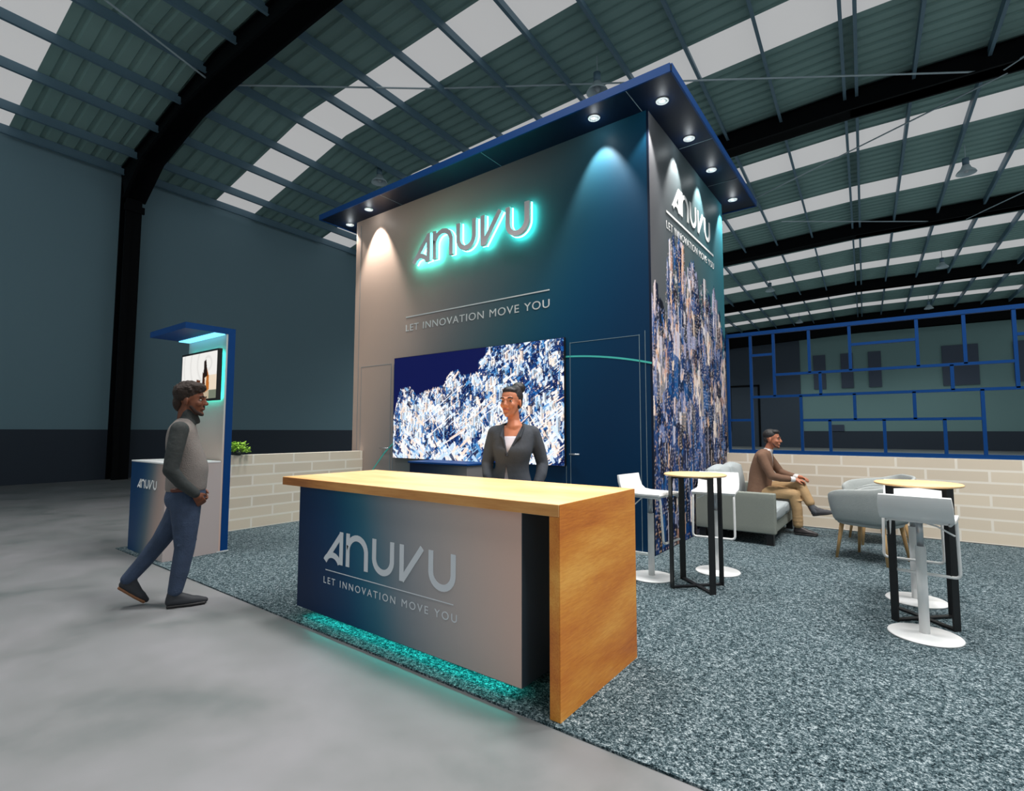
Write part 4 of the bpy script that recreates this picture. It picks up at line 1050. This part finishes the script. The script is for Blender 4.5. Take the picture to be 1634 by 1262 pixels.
def w_top(bm):
    loft(bm, [(-.005, -.036, 1.345, .092, .115), (.004, -.037, 1.3, .104, .13), (.012, -.038, 1.24, .11, .13), (0, -.045, 1.1, .098, .115), (0, -.05, .98, .11, .14), (0, -.055, .86, .12, .16)])
blob('camisole', w_top, mat('white_camisole', (222, 214, 224), .8, noise=(5, .03)), wo, .008, 5)
def blazer(bm):
    loft(bm, [(-.03, -.035, 1.455, .05, .075), (-.03, -.035, 1.425, .075, .13), (-.022, -.035, 1.38, .098, .175), (-.002, -.036, 1.29, .118, .165), (.012, -.038, 1.22, .126, .155), (.004, -.045, 1.1, .112, .134), (0, -.05, .98, .128, .162), (0, -.055, .86, .14, .19), (0, -.055, .79, .135, .19)])
    chain(bm, [((-.03, -.17, 1.38), .055), ((-.03, .1, 1.38), .055)])
    chain(bm, [((-.03, .118, 1.37), .062), ((-.045, .165, 1.25), .056), ((-.055, .198, 1.12), .050), ((-.0, .188, 1.04), .046), ((.035, .165, .98), .041)])
    chain(bm, [((-.03, -.188, 1.37), .062), ((-.03, -.225, 1.25), .055), ((-.02, -.25, 1.12), .049), ((.04, -.235, 1.03), .045), ((.065, -.212, .975), .040)])
BZ = mat('charcoal_wool', (66, 70, 78), .85, noise=(6, .2), bump=(20, .5))
V0 = Vector((.14, -.085, 1.185))     # button point
def plane_from(a, b_, c):
    a, b_, c = Vector(a), Vector(b_), Vector(c); return a, (b_ - a).cross(c - a).normalized()
lc, ln = plane_from(V0, (.05, -.112, 1.45), V0 + Vector((1, 0, 0))); rc, rn = plane_from(V0, (.05, .048, 1.45), V0 + Vector((1, 0, 0)))
if ln.y < 0: ln = -ln
if rn.y > 0: rn = -rn
H0 = Vector((.14, -.085, 1.12)); hl, hln = plane_from(H0, (.14, -.12, .85), H0 + Vector((1, 0, 0))); hr, hrn = plane_from(H0, (.14, -.03, .85), H0 + Vector((1, 0, 0)))
if hln.y < 0: hln = -hln
if hrn.y > 0: hrn = -hrn
def kp(p):
    v = p.x > .0 and p.z > 1.185 and (p - lc).dot(ln) > 0 and (p - rc).dot(rn) > 0
    w_ = p.x > 0 and p.z < 1.12 and (p - hl).dot(hln) > 0 and (p - hr).dot(hrn) > 0
    n_ = p.z > 1.43 and p.x > -.05 and abs(p.y + .035) < .085
    return not (v or w_ or n_)
blob('blazer', blazer, BZ, wo, .008, 5, cuts=[(lc, ln), (rc, rn), (hl, hln), (hr, hrn), ((0, 0, 1.43), (0, 0, 1))], keep=kp, thin=.006)
BZ2 = mat('charcoal_lapel', (50, 54, 62), .8)
for sgn, tp in ((-1, (.035, -.11, 1.44)), (1, (.035, .045, 1.44))):
    def lap(bm, sgn=sgn, tp=tp):
        a = Vector((.136, -.075, 1.19)); c = Vector(tp); mid = a.lerp(c, .6) + Vector((.03, sgn * .028, 0))
        chain(bm, [(a, .006), (a.lerp(c, .5) + Vector((.022, sgn * .012, 0)), .011), (mid, .013), (c + Vector((.02, sgn * .004, -.03)), .010), (c, .009)])
    blob('lapel', lap, BZ2, wo, .005, 3)
def w_trs(bm):
    y = -.055; elp(bm, (0, y, .86), (.125, .175, .1))
    for s in (-1, 1): chain(bm, [((0, y + s * .08, .84), .09), ((.0, y + s * .08, .47), .065), ((-.01, y + s * .08, .1), .055)])
blob('trousers', w_trs, BZ2, wo, .012, 4)
for s in (-1, 1): shoe(wo, (.15, .0), (-.08, .0), -.045 + s * .085, SH, SOd)

# ---- man seated on the sofa (facing +x)
se = thing('person', (-1.45, 8.0, CZ), 0, 'seated person in brown jacket and tan trousers, hands clasped on crossed knee', 'person')
ox, oz = 1.45, -CZ
SS = skin('tan_skin', (186, 120, 92)); Hs = [None]
def L(x, y, z): return (x + ox, y, z + oz)
def s_body(bm):
    Hs[0] = head_prims(bm, L(-1.415, 0, 1.285), math.radians(-6), .03, 1.1)
    chain(bm, [(L(-1.44, 0, 1.22), .05), (L(-1.48, 0, 1.11), .058)])
    loft(bm, [(x + ox, 0, z + oz, rx, ry) for x, z, rx, ry in ((-1.5, 1.13, .06, .1), (-1.53, 1.05, .09, .16), (-1.56, .9, .105, .15), (-1.585, .75, .11, .14), (-1.6, .55, .12, .15))])
    chain(bm, [(L(-1.57, -.09, .54), .07), (L(-1.14, -.08, .53), .052), (L(-1.12, -.08, .12), .038)]); chain(bm, [(L(-1.57, .09, .56), .07), (L(-1.07, .0, .67), .052), (L(-.95, -.075, .36), .035)])
    chain(bm, [(L(-1.52, -.185, 1.05), .045), (L(-1.40, -.22, .79), .038), (L(-1.15, -.09, .745), .028)]); hand(bm, L(-1.135, -.085, .745), (1, .35, -.15), (.1, -.2, 1), .75, .98, side=1)
    chain(bm, [(L(-1.52, .185, 1.05), .045), (L(-1.36, .2, .82), .038), (L(-1.12, .05, .77), .028)]); hand(bm, L(-1.105, .045, .775), (1, -.45, -.1), (.1, .2, 1), .75, .98, side=-1)
blob('body', s_body, SS, se, .0065, 3, .5)
hs = mat('dark_grey_hair', (40, 38, 38), .6, noise=(30, .4), bump=(70, .5)); face_parts(se, Hs[0], hs, mat('pale_lips', (160, 92, 78), .5))
def s_hair(bm):
    t = B(); elp(t, (-.024, 0, .058), (.092, .081, .076)); elp(t, (-.062, 0, .0), (.042, .067, .055)); elp(t, (.03, 0, .098), (.056, .06, .03)); local(bm, t, Hs[0])
blob('hair', s_hair, hs, se, .006, 2)
def s_beard(bm):
    t = B(); chain(t, [((.025, -.055, -.05), .009), ((.05, -.042, -.085), .011), ((.076, 0, -.1), .0125), ((.05, .042, -.085), .011), ((.025, .055, -.05), .009)]); local(bm, t, Hs[0])
blob('beard', s_beard, mat('stubble', (92, 62, 50), .9, noise=(40, .3)), se, .005, 2)
def s_shirt(bm):
    loft(bm, [(x + ox, 0, z + oz, rx, ry) for x, z, rx, ry in ((-1.50, 1.13, .07, .09), (-1.525, 1.05, .105, .15), (-1.545, .9, .122, .15), (-1.565, .75, .128, .14), (-1.58, .58, .135, .15))])
    chain(bm, [(L(-1.49, 0, 1.1), .062), (L(-1.47, 0, 1.13), .062)]); chain(bm, [(L(-1.205, -.128, .755), .035), (L(-1.16, -.097, .748), .040)]); chain(bm, [(L(-1.18, .09, .775), .034), (L(-1.135, .058, .772), .039)])
blob('shirt', s_shirt, mat('white_shirt_cloth', (225, 222, 222), .8, noise=(5, .03)), se, .008, 3)
def s_jack(bm):
    loft(bm, [(x + ox, 0, z + oz, rx, ry) for x, z, rx, ry in ((-1.50, 1.165, .05, .07), (-1.515, 1.13, .08, .13), (-1.53, 1.07, .112, .18), (-1.55, .95, .138, .178), (-1.575, .82, .147, .165), (-1.59, .68, .15, .175), (-1.60, .55, .16, .195), (-1.6, .48, .155, .195))])
    chain(bm, [(L(-1.52, -.175, 1.065), .062), (L(-1.52, .0, 1.1), .06), (L(-1.52, .175, 1.065), .062)])
    chain(bm, [(L(-1.52, -.185, 1.05), .068), (L(-1.465, -.21, .92), .062), (L(-1.40, -.22, .79), .056), (L(-1.30, -.175, .765), .052), (L(-1.21, -.13, .755), .044)])
    chain(bm, [(L(-1.52, .185, 1.05), .068), (L(-1.44, .2, .93), .062), (L(-1.36, .2, .82), .056), (L(-1.27, .15, .79), .050), (L(-1.18, .09, .775), .044)])
JB = mat('brown_tweed', (118, 88, 70), .9, noise=(10, .15), bump=(25, .5))
JV = Vector(L(-1.42, 0, .80)); ja, jn = plane_from(JV, L(-1.42, -.06, 1.14), JV + Vector((1, 0, 0))); jb, jm = plane_from(JV, L(-1.42, .06, 1.14), JV + Vector((1, 0, 0)))
if jn.y < 0: jn = -jn
if jm.y > 0: jm = -jm
def kj(p): return not ((p.x > ox - 1.50 and p.z > .80 + oz and (p - ja).dot(jn) > 0 and (p - jb).dot(jm) > 0) or (p.z > 1.13 + oz and abs(p.y) < .09))
blob('jacket', s_jack, JB, se, .008, 5, cuts=[(ja, jn), (jb, jm), (Vector(L(0, 0, 1.13)), (0, 0, 1))], keep=kj, thin=.006)
def s_trs(bm):
    elp(bm, L(-1.58, 0, .56), (.15, .19, .1))
    chain(bm, [(L(-1.55, -.095, .55), .092), (L(-1.35, -.09, .56), .085), (L(-1.155, -.08, .545), .07), (L(-1.125, -.08, .35), .066), (L(-1.12, -.08, .15), .062)])
    chain(bm, [(L(-1.53, .095, .58), .092), (L(-1.28, .04, .65), .084), (L(-1.09, .0, .68), .068), (L(-1.03, -.04, .56), .064), (L(-.975, -.065, .45), .060)])
    for z in (.2, .25, .47): elp(bm, L(-1.122, -.08, z), (.068, .066, .016))
blob('trousers', s_trs, mat('tan_chino', (176, 144, 104), .85, noise=(8, .1), bump=(22, .5)), se, .008, 4)
SG = mat('grey_sock', (84, 86, 92), .9, noise=(20, .1)); SD = mat('dark_brown_shoe', (48, 42, 42), .5)
blob('sock', lambda bm: chain(bm, [(L(-.99, -.060, .47), .044), (L(-.93, -.078, .35), .044), (L(-.9, -.08, .325), .04)]), SG, se, .007, 2)
shoe(se, (-.88 + ox, .0), (-1.185 + ox, .0), -.08, SD, SOd)
shoe(se, (-.70 + ox, .325 + oz, -.1), (-.955 + ox, .265 + oz), -.08, mat('grey_suede_shoe', (72, 72, 76), .8), SOd, up=(.1, .1, 1))
